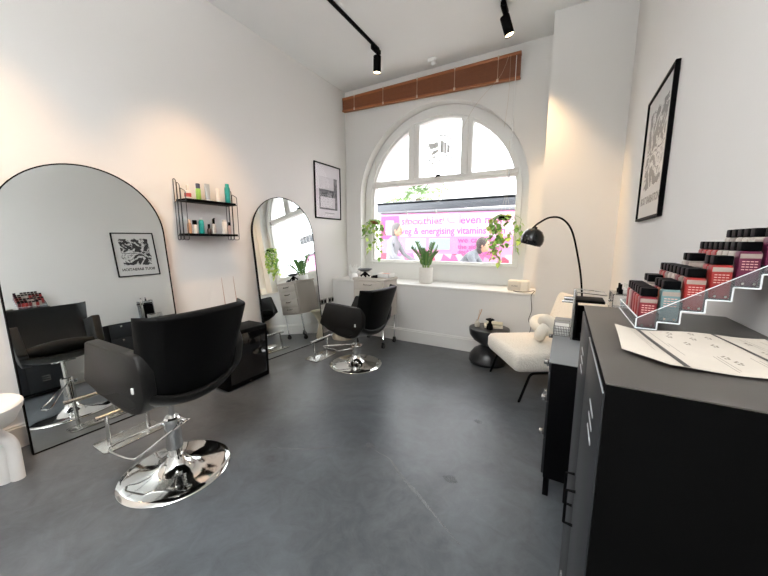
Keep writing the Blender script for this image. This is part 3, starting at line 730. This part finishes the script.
t = tag(build('book', MB().box(-.10, .10, -.07, .07, 0, .028, .003).xf(T(HT[0]+.035, HT[1]+.05, zt0) @ RZ(.25)), mat('book_cream', '#cfc7b6', .7)), 'pale cream book lying lower in the stack on the black side table', 'book', 'books on the side table')
t = tag(build('book', MB().box(-.085, .085, -.06, .06, 0, .024, .003).xf(T(HT[0]+.05, HT[1]+.055, zt0+.0285) @ RZ(.05)), mat('book_sage', '#b9b7a4', .7)), 'greyish book on top of the stack on the black side table', 'book', 'books on the side table')
t = thing('black_vase', 'small black vase with flared ruffled rim on the side table', 'vase', (HT[0]+.02, HT[1]-.075, zt0))
b = MB().lathe([(0, 0), (.034, 0), (.038, .02), (.03, .055), (.016, .075), (.016, .09), (.022, .1)], 24)
for k in range(6):
    a = k*pi/3; b.ell((cos(a)*.03, sin(a)*.03, .112), .02, .02, .009, 10, 6)
build('vase_body', b.ell((0, 0, .118), .018, .018, .012, 10, 8), m_blk, t)

# ------------------------------------------------------------------ boucle chair
t = thing('lounge_chair', 'white boucle lounge chair with black metal legs by the pier', 'armchair', (-.157, 3.32, 0), 0)
def slab(P, z0, z1, r=.045):
    """P quad in xy -> rounded slab"""
    b = MB(); q = rpoly(P, .05, 5); n = 5; secs = []
    cx = sum(p[0] for p in q)/len(q); cy = sum(p[1] for p in q)/len(q)
    for k in range(n+1):
        a = -pi/2 + pi*k/n*.5; s = 1 - (1-cos(a))*.0
    prof = [(-r, 0), (-r*.5, r*.12), (-r*.12, r*.5), (0, r)] 
    H = [(z0, -r*.9), (z0+r*.25, -r*.35), (z0+r, 0), (z1-r, 0), (z1-r*.25, -r*.35), (z1, -r*.9)]
    for z, ins in H:
        secs.append([(cx+(p[0]-cx)*(1+ins/.35), cy+(p[1]-cy)*(1+ins/.35), z) for p in q])
    return b.loft(secs)
rot = RZ(R(32))
seatM = rot
b = slab([(-.38, -.35), (.30, -.35), (.30, .35), (-.38, .35)], .268, .44)
build('seat', b.xf(rot), m_boucle, t, sm=60)
b = slab([(-.065, -.34), (.065, -.34), (.065, .34), (-.065, .34)], 0, .46, .05)
build('backrest', b.xf(rot @ T(.27, 0, .42) @ Matrix.Rotation(R(18), 4, 'Y')), m_boucle, t, sm=60)
for s in (-1, 1):
    ys = s*.33
    pts = [Vector(p) for p in rpoly([(-.30, .0), (-.245, .305), (.21, .29), (.24, 0)], [.01, .03, .03, .01], 5)] if False else None
    q = rpoly([(-.33, .0), (-.24, .262), (.20, .262), (.235, 0)], [.005, .04, .04, .005], 5)
    q = q[6-6:]
    order = q[3:-3]
    b = MB().tube([(p[0], ys, p[1]) for p in order], .011, 8)
    build('leg_frame', b.xf(rot), m_blk, t)
# knot cushion
kp = []
for i in range(90):
    a = i*2*pi/90; kp.append((.038*(sin(a)+2*sin(2*a)), .038*(cos(a)-2*cos(2*a))*.9, .042*(-sin(3*a))*1.0))
Mk = T(-.125, 3.32, .44+.155) @ RZ(-.9) @ Matrix.Rotation(R(68), 4, 'X')
tag(build('knot_cushion', MB().tube(kp, .047, 14, closed=True).xf(Mk), m_knot, sm=80), 'cream knotted plush cushion on the white lounge chair', 'cushion')

# ------------------------------------------------------------------ arc lamp
t = thing('arc_floor_lamp', 'black arc floor lamp with dome shade reaching toward the window', 'floor lamp', (.20, 3.56, 0))
build('base', MB().lathe([(0, 0), (.1, 0), (.1, .02), (.095, .026), (0, .026)], 32), m_blk, t)
# coordinates relative to root; shade centre around (-.30,3.4,1.45)
arc = [(0, 0, .02), (-.01, -.01, .6), (-.045, -.05, 1.0), (-.10, -.11, 1.28), (-.165, -.16, 1.50), (-.25, -.20, 1.60), (-.345, -.24, 1.61), (-.43, -.28, 1.56), (-.475, -.30, 1.515)]
build('pole', MB().tube(spline(arc, 6), .0085, 10), m_blk, t)
dome = [(.0, .09), (.03, .088), (.065, .07), (.09, .035), (.1, 0), (.098, -.035), (.085, -.062), (.081, -.062), (.094, -.035), (.096, 0), (.086, .033), (.062, .066), (.03, .083), (0, .085)]
Ms = T(-.47, -.30, 1.425) @ Matrix.Rotation(R(14), 4, 'Y')
build('lamp_shade', MB().lathe(dome, 40).cyl((0, 0, .085), (0, 0, .105), .012, n=14).xf(Ms), mat('black_gloss_shade', '#0c0c0e', .15), t, sm=60)
build('bulb', MB().ell((0, 0, 0), .03, .03, .035).xf(Ms), m_plastic_w, t)

# ------------------------------------------------------------------ drawer cabinet
CX0, CX1, CY0, CY1, CZ = -.032, .40, 1.815, 2.98, .772
t = thing('drawer_cabinet', 'low black drawer cabinet with grey top behind the tall locker', 'cabinet', (0, 0, 0))
t.location = ((CX0+CX1)/2, (CY0+CY1)/2, 0); ox, oy = t.location.x, t.location.y
def L(x0, x1, y0, y1, z0, z1, bv=.003): return MB().box(x0-ox, x1-ox, y0-oy, y1-oy, z0, z1, bv)
m_slate = mat('grey_slate_top', '#77797b', .45, bump=.05, bscale=200)
build('carcass', L(CX0+.012, CX1, CY0, CY1, .11, CZ-.004), m_blk, t)
build('top', L(CX0, CX1, CY0, CY1, CZ-.004, CZ), m_slate, t)
for (x, y) in ((CX0+.03, CY0+.02), (CX0+.03, CY1-.03), (CX1-.03, CY0+.02), (CX1-.03, CY1-.03)):
    build('leg', L(x-.015, x+.015, y-.015, y+.015, 0, .112), m_blk, t)
for j in range(2):
    for k in range(3):
        y0 = CY0+.012+j*.572; z0 = .125+k*.214
        d = build('drawer', L(CX0, CX0+.014, y0, y0+.562, z0, z0+.206), m_blk2, t)
        yk = y0+.14
        build('handle', L(CX0-.028, CX0, yk-.014, yk+.014, z0+.155, z0+.18, .004), m_steel, d)

# ------------------------------------------------------------------ things on the drawer cabinet
t = thing('desk_organiser', 'black upright organiser with curved chrome rail on the drawer cabinet', 'organiser', (.165, 2.40, CZ))
build('box', MB().box(-.085, -.07, -.09, .09, 0, .24, .003).box(-.085, .085, .08, .09, 0, .2, .003).box(-.085, .085, -.09, .09, 0, .012, .002).box(-.085, .07, -.09, .09, .245, .262, .004), m_blk, t)
build('chrome_rail', MB().tube([(-.08, -.085, .26), (-.08, -.085, .31), (.075, -.085, .30), (.075, .08, .30), (-.08, .08, .31), (-.08, .08, .26)], .0035, 6), m_chrome, t)
build('chrome_post', MB().box(-.099, -.086, -.09, -.06, 0, .33, .003).cyl((-.15, -.07, .265), (-.09, -.07, .265), .012, n=14).cyl((-.16, -.07, .245), (-.10, -.07, .245), .009, n=12), m_steel, t)
t = thing('clear_organiser', 'clear acrylic make-up drawer box on the drawer cabinet next to the black organiser', 'organiser', (.335, 2.47, CZ))
b = MB()
for z in (0, .1, .2, .3): b.box(-.06, .06, -.1, .1, z, z+.005)
b.box(-.06, -.056, -.1, .1, 0, .3).box(.056, .06, -.1, .1, 0, .3).box(-.06, .06, -.1, -.096, 0, .3)
build('case', b, m_acry, t)
for z in (.05, .15, .25): build('knob', MB().ell((-.064, 0, z), .008, .008, .008), m_chrome, t)
for i in range(4):
    tag(build('nail_varnish', MB().lathe([(0, 0), (.012, 0), (.013, .025), (.006, .03), (.006, .06), (0, .06)], 12).xf(T(.315+.016*(i % 2)*2, 2.41+.035*i, CZ+.305)), m_bwhite if i % 2 else m_bcap), 'tiny %s bottle on top of the clear organiser, %s' % (('black', 'white')[i % 2], ('nearest', 'second nearest', 'third nearest', 'farthest')[i]), 'bottle', 'bottles on the clear organiser')
t = thing('mesh_tray', 'silver mesh tray at the front edge of the drawer cabinet', 'tray', (.03, 2.46, CZ))
b = MB().box(-.06, .035, -.09, .09, 0, .004)
for z in (.012, .03, .048, .066): b.tube([(-.06, -.09, z), (.035, -.09, z), (.035, .09, z), (-.06, .09, z)], .002, 5, closed=True)
for k in range(11):
    x = -.06 + .095*k/10; b.tube([(x, -.09, 0), (x, -.09, .068)], .0016, 5); 
for k in range(15):
    y = -.09+.18*k/14; b.tube([(-.06, y, 0), (-.06, y, .068)], .0016, 5)
build('mesh', b, m_steel, t)
build('paper', MB().box(-.055, .03, -.085, .085, .004, .05), m_plastic_w, t)

# ------------------------------------------------------------------ tall black locker
KK = .88; LX0, LX1, LY0, LY1, LZ = .070, .424, .582, 1.287, 1.18
m_vent = mat('pale_highlight', '#c9cdd0', .3, .6)  # pale colour for the door edge highlight and the bright vent slots
t = thing('metal_locker', 'tall black metal two-door locker in the right foreground', 'cabinet', ((LX0+LX1)/2, (LY0+LY1)/2, 0)); ox, oy = t.location.x, t.location.y
build('body', L(LX0+.0015, LX1, LY0+.0005, LY1-.002, .04, LZ-.003), mat('black_locker_side', '#060606', .6, spec=.02), t)
build('top_panel', L(LX0, LX1, LY0, LY1, LZ-.003, LZ, .001), mat('locker_top_sheen', '#45413d', .42, bump=.04, bscale=500), t)  # black metal like the body; grazing wall reflection painted in as grey
ym = (LY0+LY1)/2
for (a, c, s) in ((LY0+.008, ym-.002, 1), (ym+.002, LY1-.008, -1)):
    d = build('door', L(LX0-.0015, LX0+.006, a, c, .07, LZ-.02, .001), m_blk2, t)
    yc = (a+c)/2 - (.035 if s == 1 else 0)
    if s == 1: build('bright_edge', L(LX0-.0022, LX0, a, c, LZ-.0215, LZ-.0195, .0004), m_vent, d)  # thin pale strip painting the highlight along the door top
    for k in range(3):
        z = 1.065-.028*k
        build('vent_slot', L(LX0-.003, LX0+.001, yc-.04, yc+.04, z, z+.006, .001), m_vent, d)
        build('vent_slot', L(LX0-.003, LX0+.001, yc-.04, yc+.04, .25-.028*k, .256-.028*k, .001), m_steel, d)
    yh = c-.035 if s == 1 else a+.035
    build('handle', MB().tube([(LX0-ox, yh-oy, .75), (LX0-.022-ox, yh-oy, .748), (LX0-.022-ox, yh-oy, .652), (LX0-ox, yh-oy, .65)], .004, 8), m_blk, d)
for (x, y) in ((LX0+.03, LY0+.03), (LX0+.03, LY1-.03), (LX1-.03, LY0+.03), (LX1-.03, LY1-.03)):
    build('foot', L(x-.02, x+.02, y-.02, y+.02, 0, .042), m_blk, t)

# paper on locker
P2 = [(.118, 1.0), (.122, .89), (.125, .795), (.150, .733), (.20, .74), (.30, .745), (.42, .77)]
P1 = [(.118, 1.0), (.15, 1.012), (.19, 1.022), (.24, 1.035), (.30, 1.045), (.36, 1.055), (.42, 1.065)]
t = thing('printed_sheet', 'cream printed paper sheet with dark bands lying on the tall locker', 'paper', (0, 0, LZ+.0005))
def sheet(u, v):   # u along x 0..1, v 0..1 near->far
    x = .125 + .29*u; yn = .80 - .075*min(1, u*5)*(1) + .03*u; yf = 1.0 + .05*u
    y = yn + (yf-yn)*v; z = .004 + .010*max(0, 1-u*5)*(1-abs(v-.9)) + .0025*sin(u*9+v*3) + .0025
    return ((x - .008*(1-v)*(1-u))*.955, y*.955, z)
b = MB(); N = 24
b.loft([[sheet(i/N, j/12) for j in range(13)] for i in range(N+1)], cap=False, ring=False)
build('sheet', b, m_paper, t, sm=80)
def strip(u0, u1, v0, v1, mm, nm, skew=0):
    b = MB(); b.loft([[tuple(Vector(sheet(min(1, u+skew*(1-(v0+(v1-v0)*j/8))), v0+(v1-v0)*j/8)) + Vector((0, 0, .0008))) for j in range(9)] for u in (u0, u1)], cap=False, ring=False)
    return b
bands = strip(.155, .19, 0, 1, None, None, .12)
build('dark_band', bands, m_ink, t, sm=0)
build('dark_band', strip(.66, .685, 0, 1, None, None, .12), m_ink, t, sm=0)
ln = MB()
for u, v0, v1 in [(.10, .3, .9), (.12, .45, .9), (.24, .5, .95), (.26, .3, .6), (.42, .05, .35), (.44, .08, .35), (.60, .05, .35), (.62, .05, .3), (.80, .2, .9), (.83, .5, .9), (.92, .3, .9)]:
    q = strip(u, u+.004, v0, v1, None, None, .12); ln._merge(q.bm)
for cu_, cv in [(.33, .8), (.38, .62), (.46, .75), (.50, .9), (.52, .58), (.57, .8), (.36, .9), (.49, .22), (.70, .22), (.47, .32), (.75, .5), (.78, .75)]:
    for k in range(5):
        a = k*1.3; q = strip(cu_+.012*cos(a), cu_+.012*cos(a)+.012, cv+.03*sin(a), cv+.03*sin(a)+.02, None, None, .12); ln._merge(q.bm)
build('printed_lines', ln, m_inkp, t, sm=0)

# ------------------------------------------------------------------ acrylic riser with colour bottles
NT = 6; DX, DY0, DY1 = .170, 1.006, 1.284
TW = .0415; TZ = [LZ+.004] + [1.4-(1.4-z)*KK for z in (1.178, 1.214, 1.250, 1.286, 1.322)]; xe = .421
t = thing('acrylic_riser', 'clear stepped acrylic riser holding colour bottles on the tall locker', 'display stand', (0, 0, 0))
prof = []
for k in range(NT):
    z = max(LZ+.0005, TZ[k]-.004); prof += [(DX+k*TW, z), (min(xe, DX+(k+1)*TW), z)]
topl = [(xe, 1.372), (DX+.0, LZ+.026)]
def endpanel(y):
    return MB().prism(prof + topl, 'y', y, y+.003)
build('end_panel', endpanel(DY0), m_acry, t, sm=0); build('end_panel', endpanel(DY1-.003), m_acry, t, sm=0)
b = MB()
for k in range(NT):
    b.box(DX+k*TW, min(xe, DX+(k+1)*TW), DY0+.003, DY1-.003, TZ[k]-.003, TZ[k]-.0005)
b.box(DX, DX+.003, DY0+.003, DY1-.003, LZ+.001, LZ+.03)
for k in range(1, NT): b.box(DX+k*TW, DX+k*TW+.002, DY0+.003, DY1-.003, TZ[k-1], TZ[k]+.016)
build('tiers', b, m_acry, t, sm=0)
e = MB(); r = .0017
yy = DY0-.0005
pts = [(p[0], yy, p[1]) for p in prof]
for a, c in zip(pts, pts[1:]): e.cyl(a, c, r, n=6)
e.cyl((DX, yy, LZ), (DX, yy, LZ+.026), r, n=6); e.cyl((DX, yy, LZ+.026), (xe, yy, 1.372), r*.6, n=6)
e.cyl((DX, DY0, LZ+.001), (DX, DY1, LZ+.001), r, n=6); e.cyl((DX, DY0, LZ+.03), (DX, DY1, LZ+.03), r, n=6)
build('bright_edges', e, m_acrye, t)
b = MB()
for k in range(NT):
    for dx in (.012, .030): b.cyl((DX+k*TW+dx, DY0-.003, TZ[k]+.006), (DX+k*TW+dx, DY0-.0003, TZ[k]+.006), .0026, n=10)
build('screws', b, m_steel, t)
cols = {'red': mat('shade_red', '#8a2826', .35, spec=.25), 'dark red': mat('shade_dark_red', '#6b1f27', .35, spec=.25), 'teal grey': mat('shade_teal_grey', '#627c7d', .35, spec=.25),
        'plum': mat('shade_plum', '#571d36', .35, spec=.25), 'copper': mat('shade_copper', '#8a4c36', .35, spec=.25), 'taupe': mat('shade_taupe', '#766b64', .35, spec=.25), 'pale': mat('shade_pale', '#a79e95', .35, spec=.25)}
m_lbl = mat('bottle_label', '#8d8078', .5); m_white_ink = mat('white_print', '#c99a94', .5)
protos = {}
def colour_bottle(cn):
    t = thing('colour_bottle', '', 'bottle'); w, d, h = .0182, .0145, .072
    b = MB(); q = lambda s, z: [(p[0], p[1], z) for p in rpoly([(-w*s, -d*s), (w*s, -d*s), (w*s, d*s), (-w*s, d*s)], .005, 3)]
    b.loft([q(.92, 0), q(1, .003), q(1, h), q(.93, h+.004), q(.75, h+.006)])
    build('bottle_body', b, cols[cn], t)
    b = MB(); b.loft([q(.84, h+.006), q(.92, h+.007), q(.92, h+.024), q(.86, h+.0265)]); build('cap', b, m_bcap, t)
    b = MB().box(-w*.93, w*.93, -d-.0004, -d+.001, h-.010, h, .0002); build('neck_label', b, m_lbl, t)
    b = MB()
    for k in range(4):
        for j in range(4): b.box(-w*.7+j*w*.36, -w*.7+j*w*.36+w*.27, -d-.0003, -d+.001, .054-k*.006, .056-k*.006)
    build('print', b, m_white_ink, t, sm=0)
    return t
first = {}
rank = ['nearest', 'second nearest', 'third nearest', 'fourth nearest', 'fifth nearest', 'sixth nearest', 'seventh nearest', 'farthest']
tiern = ['lowest', 'second', 'third', 'fourth', 'fifth', 'top']
layout = [  # tier -> list of (slot, colour)
    [(0, 'dark red'), (1, 'red'), (2, 'red'), (3, 'dark red'), (4, 'pale'), (5, 'red')],
    [(0, 'teal grey'), (1, 'copper'), (2, 'dark red'), (5, 'taupe'), (6, 'pale')],
    [(0, 'red'), (1, 'taupe'), (2, 'dark red'), (3, 'pale'), (4, 'pale'), (5, 'taupe'), (6, 'red'), (7, 'red')],
    [(0, 'red'), (1, 'red'), (5, 'taupe'), (6, 'pale')],
    [(0, 'plum'), (1, 'pale'), (2, 'pale'), (3, 'pale'), (4, 'red'), (5, 'red'), (6, 'red'), (7, 'red')],
    [(0, 'plum'), (2, 'pale'), (3, 'pale'), (4, 'pale'), (5, 'taupe'), (6, 'pale')]]
for ti, row in enumerate(layout):
    for n, (slot, cn) in enumerate(row):
        loc = (DX + TW*ti + .0215, DY0+.0195+slot*.0335, TZ[ti])
        lb = '%s bottle with black cap, %s on the %s riser tier' % (cn, 'farthest' if n == len(row)-1 and n else rank[n], tiern[ti])
        if cn not in first:
            b0 = colour_bottle(cn); b0.location = loc; b0['label'] = lb; b0['group'] = 'colour bottles on the riser'; first[cn] = b0
        else: dup(first[cn], lb, loc, 0, 'colour bottles on the riser')

# ------------------------------------------------------------------ outside
m_pave = mat('pavement', '#c4c2bd', .9, bump=.2, bscale=6)
struct('floor_street', MB().box(-16, 12, 4.72, 30, -.3, -.15), m_pave, 'grey street paving outside the window', 'street')
def bus_mat():
    m = bpy.data.materials.new('pink_advert'); m.use_nodes = True; nt = m.node_tree; p = nt.nodes['Principled BSDF']; p.inputs['Roughness'].default_value = .4
    tc = nt.nodes.new('ShaderNodeTexCoord'); v = nd(nt, 'ShaderNodeTexVoronoi', Scale=4.5); nt.links.new(tc.outputs['Object'], v.inputs['Vector'])
    sp = nt.nodes.new('ShaderNodeSeparateXYZ'); nt.links.new(tc.outputs['Object'], sp.inputs[0])
    cr = nt.nodes.new('ShaderNodeValToRGB'); cr.color_ramp.interpolation = 'CONSTANT'; el = cr.color_ramp.elements
    el[0].position = 0; el[0].color = srgb('#c9638f'); el[1].position = .3; el[1].color = srgb('#c9a5b3')
    for pos, c in ((.5, '#b84a60'), (.62, '#c98fa8'), (.75, '#b9a060'), (.85, '#c9a9b7')):
        q = el.new(pos); q.color = srgb(c)
    sc = nt.nodes.new('ShaderNodeSeparateColor'); nt.links.new(v.outputs['Color'], sc.inputs[0]); nt.links.new(sc.outputs[0], cr.inputs[0])
    lt = nt.nodes.new('ShaderNodeMath'); lt.operation = 'LESS_THAN'; lt.inputs[1].default_value = 1.22; nt.links.new(sp.outputs['Z'], lt.inputs[0])
    mx = nt.nodes.new('ShaderNodeMixRGB'); mx.inputs[1].default_value = srgb('#d585b0'); nt.links.new(lt.outputs[0], mx.inputs[0]); nt.links.new(cr.outputs[0], mx.inputs[2]); nt.links.new(mx.outputs[0], p.inputs['Base Color'])
    return m
m_pink = mat('strong_pink', '#c45a94', .4); m_bglass = mat('bus_window', '#9aa6a8', .15); m_grey = mat('grey_roof', '#75787c', .5)
m_band = mat('pale_pink_band', '#e0afc8', .4)
bus = thing('bus', 'pink advert-covered bus passing outside the window', 'bus', (-2.5, 8.0, -.15), R(9))
build('body', MB().box(-2.0, 6.5, 0, 2.4, .35, 2.28, .06, 3), bus_mat(), bus)
build('roof_edge', MB().box(-2.05, 6.55, -.03, 2.43, 2.28, 2.36, .03, 2), m_grey, bus)
build('logo_panel', MB().box(-1.95, -1.45, -.012, .0, 1.60, 2.2), m_pink, bus)
build('emblem', MB().box(-1.82, -1.58, -.02, -.01, 1.70, 2.1, .03), m_band, bus)
bt = MB()
build('text_band', MB().box(-1.42, 3.2, -.010, .0, 1.66, 2.22), m_band, bus)
for x0_ in (-1.25, -.62, ): build('window', MB().box(x0_, x0_+.55, -.014, .0, 1.32, 1.62), m_bglass, bus)
Mt = lambda x, z: T(x, -.014, z) @ RX90
text_mesh('lettering', 'smoothies      even more', .27, m_pink, bus, Mt(-1.38, 2.06), .002, 'LEFT', .98, .004)
text_mesh('lettering', 'veg & energising vitamins than', .25, m_pink, bus, Mt(-1.38, 1.80), .002, 'LEFT', .86, .004)
text_mesh('lettering', 'we can fit on', .20, m_pink, bus, Mt(.12, 1.57), .002, 'LEFT', 1.05, .003)
text_mesh('lettering', 'the side of this', .16, m_pink, bus, Mt(.12, 1.40), .002, 'LEFT', 1.05, .003)
text_mesh('lettering', 'double decker', .14, m_pink, bus, Mt(.12, 1.27), .002, 'LEFT', 1.05, .003)
for x in (-1.0, 4.6): build('wheel', MB().cyl((x, .02, .45), (x, .3, .45), .45, n=32), m_rubber, bus)
# shelter roof
t = thing('bus_shelter', 'bus shelter with dark grey roof outside the window', 'shelter', (-2.6, 6.7, -.15))
build('roof', MB().box(-3.0, 3.2, -.5, .5, 2.30, 2.37, .02).box(-3.0, 3.2, -.5, -.44, 2.18, 2.36, .01), mat('shelter_grey', '#55595f', .5), t)
for x in (-2.2, 2.9): build('post', MB().box(x, x+.06, .2, .26, 0, 2.31), m_grey, t)
# houses behind, palm
bd = thing('terrace_building', 'pale building across the street', 'building', (3, 22, -.15))
build('wall', MB().box(-5.5, 8, 0, 5, 0, 6.2), mat('pale_render', '#dcdad5', .8), bd)
for x in (-4.5, -2.2, .1, 2.4): build('window', MB().box(x, x+1.0, -.03, .02, 3.6, 5.4), mat('far_glass', '#aab4b8', .3), bd)
pm = thing('palm_tree', 'palm tree with arching fronds beyond the bus', 'tree', (-4.6, 10.6, -.15))
build('trunk', MB().tube([(0, 0, 0), (.05, 0, 1.6), (0, 0, 3.0)], [.16, .13, .11], 10), mat('bark', '#857a6a', .9), pm)
b = MB()
for i in range(26):
    a = i*2.4; el_ = random.uniform(.1, 1.2); L_ = random.uniform(1.3, 1.9)
    d = Vector((cos(a)*cos(el_), sin(a)*cos(el_), sin(el_))); pts = [Vector((0, 0, 3.0)) + d*L_*f - Vector((0, 0, .9*f*f)) for f in (0, .25, .5, .75, 1)]
    S = spline(pts, 4)
    for p, q in zip(S[2:], S[3:]):
        tdir = (q-p).normalized(); sd_ = tdir.cross(Vector((0, 0, 1))).normalized()
        for s in (-1, 1): leafmesh(b, p, tdir*.8 + sd_*s, Vector((0, 0, 1)), .42, .05, .3)
build('fronds', b, mat('palm_green', '#7d9c62', .6), pm, sm=0)

# ------------------------------------------------------------------ passers-by
def skin_body(name, verts, edges, radii, m, parent):
    me = bpy.data.meshes.new(name); me.from_pydata([Vector(v) for v in verts], edges, []); o = bpy.data.objects.new(name, me); C.objects.link(o); o.parent = parent
    md = o.modifiers.new('skin', 'SKIN'); md.use_smooth_shade = True
    sl_ = me.skin_vertices[0].data
    for i, rr in enumerate(radii): sl_[i].radius = rr if isinstance(rr, tuple) else (rr, rr)
    sl_[0].use_root = True
    s = o.modifiers.new('sub', 'SUBSURF'); s.levels = 2; s.render_levels = 2
    me.materials.append(m); return o
m_skin = mat('skin', '#c99a80', .6)
def person(label, loc, rz, bend, jacket, trouser, hairm, scale=1):
    t = thing('person', label, 'person', loc, rz, None); t.scale = (scale,)*3
    # faces +x ; bend = forward lean of torso in radians
    hip = Vector((0, 0, .93)); dr = Vector((sin(bend), 0, cos(bend)))
    ch = hip + dr*.30; shd = hip + dr*.50; nk = shd + dr*.07 + Vector((.01, 0, 0)); hd = nk + Vector((.05+.10*sin(bend), 0, .13*cos(bend)+.02))
    V = [hip, hip+dr*.15, ch, shd, nk, nk + (hd-nk)*.45]; Rr = [(.15, .12), (.13, .10), (.155, .11), (.12, .09), (.055, .055), (.055, .055)]
    E = [(0, 1), (1, 2), (2, 3), (3, 4), (4, 5)]
    for s in (-1, 1):
        i = len(V); el_ = shd + Vector((.10+.1*sin(bend), s*.24, -.26)); wr = el_ + Vector((.24, -s*.04, -.05 if bend > .3 else -.12)); hn = wr + Vector((.08, 0, -.01))
        V += [shd + Vector((0, s*.17, -.02)), el_, wr, hn]; Rr += [.06, .046, .034, .03]; E += [(3, i), (i, i+1), (i+1, i+2), (i+2, i+3)]
        for f in range(4):
            j = len(V); a = Vector((.0, (f-1.5)*.018, 0)); V += [hn + a + Vector((.025, 0, 0)), hn + a + Vector((.06+.008*(f in (1, 2)), 0, -.02))]; Rr += [.009, .008]; E += [(i+3, j), (j, j+1)]
        j = len(V); V += [hn + Vector((0, -s*.035, .0)), hn + Vector((.03, -s*.05, -.01))]; Rr += [.01, .009]; E += [(i+2, j), (j, j+1)]
        k = len(V); V += [hip + Vector((0, s*.10, -.06)), Vector((.06*s+.03, s*.11, .50)), Vector((.05*s-.03, s*.11, .09)), Vector((.05*s+.12, s*.12, .035))]; Rr += [.09, .062, .045, .036]; E += [(0, k), (k, k+1), (k+1, k+2), (k+2, k+3)]
    skin_body('body', V, E, Rr, jacket, t)
    # head
    hb = MB().ell(tuple(hd), .098, .078, .118, 24, 18).ell(tuple(hd+Vector((.098, 0, -.015))), .018, .013, .022, 10, 8).ell(tuple(hd+Vector((.05, 0, -.075))), .045, .045, .035, 12, 8)
    for s in (-1, 1): hb.ell(tuple(hd+Vector((-.005, s*.08, -.01))), .018, .010, .03, 10, 8)
    h = build('head', hb, m_skin, t, sm=80)
    ey = MB()
    for s in (-1, 1): ey.ell(tuple(hd+Vector((.086, s*.032, .012))), .011, .012, .009, 8, 6)
    build('eyes', ey, m_rubber, h); build('mouth', MB().ell(tuple(hd+Vector((.093, 0, -.062))), .008, .024, .006, 8, 6), mat('lips', '#a0605a', .5), h)
    build('hair', MB().ell(tuple(hd+Vector((-.022, 0, .025))), .105, .092, .115, 20, 14).ell(tuple(hd+Vector((-.06, 0, -.05))), .06, .075, .10, 16, 10), hairm, t, sm=80)
    return t
person('person in light grey coat standing outside behind the left hanging plant', (-3.22, 6.0, -.15), R(0), .12, mat('coat_grey', '#8d8f94', .8), None, mat('hair_grey', '#6e6c6b', .8), 1.08)
person('person in grey jacket leaning forward outside at the right of the window', (-1.72, 5.6, -.15), R(0), .72, mat('jacket_grey', '#7d8288', .8), None, mat('hair_brown', '#5a5350', .8), 1.0)
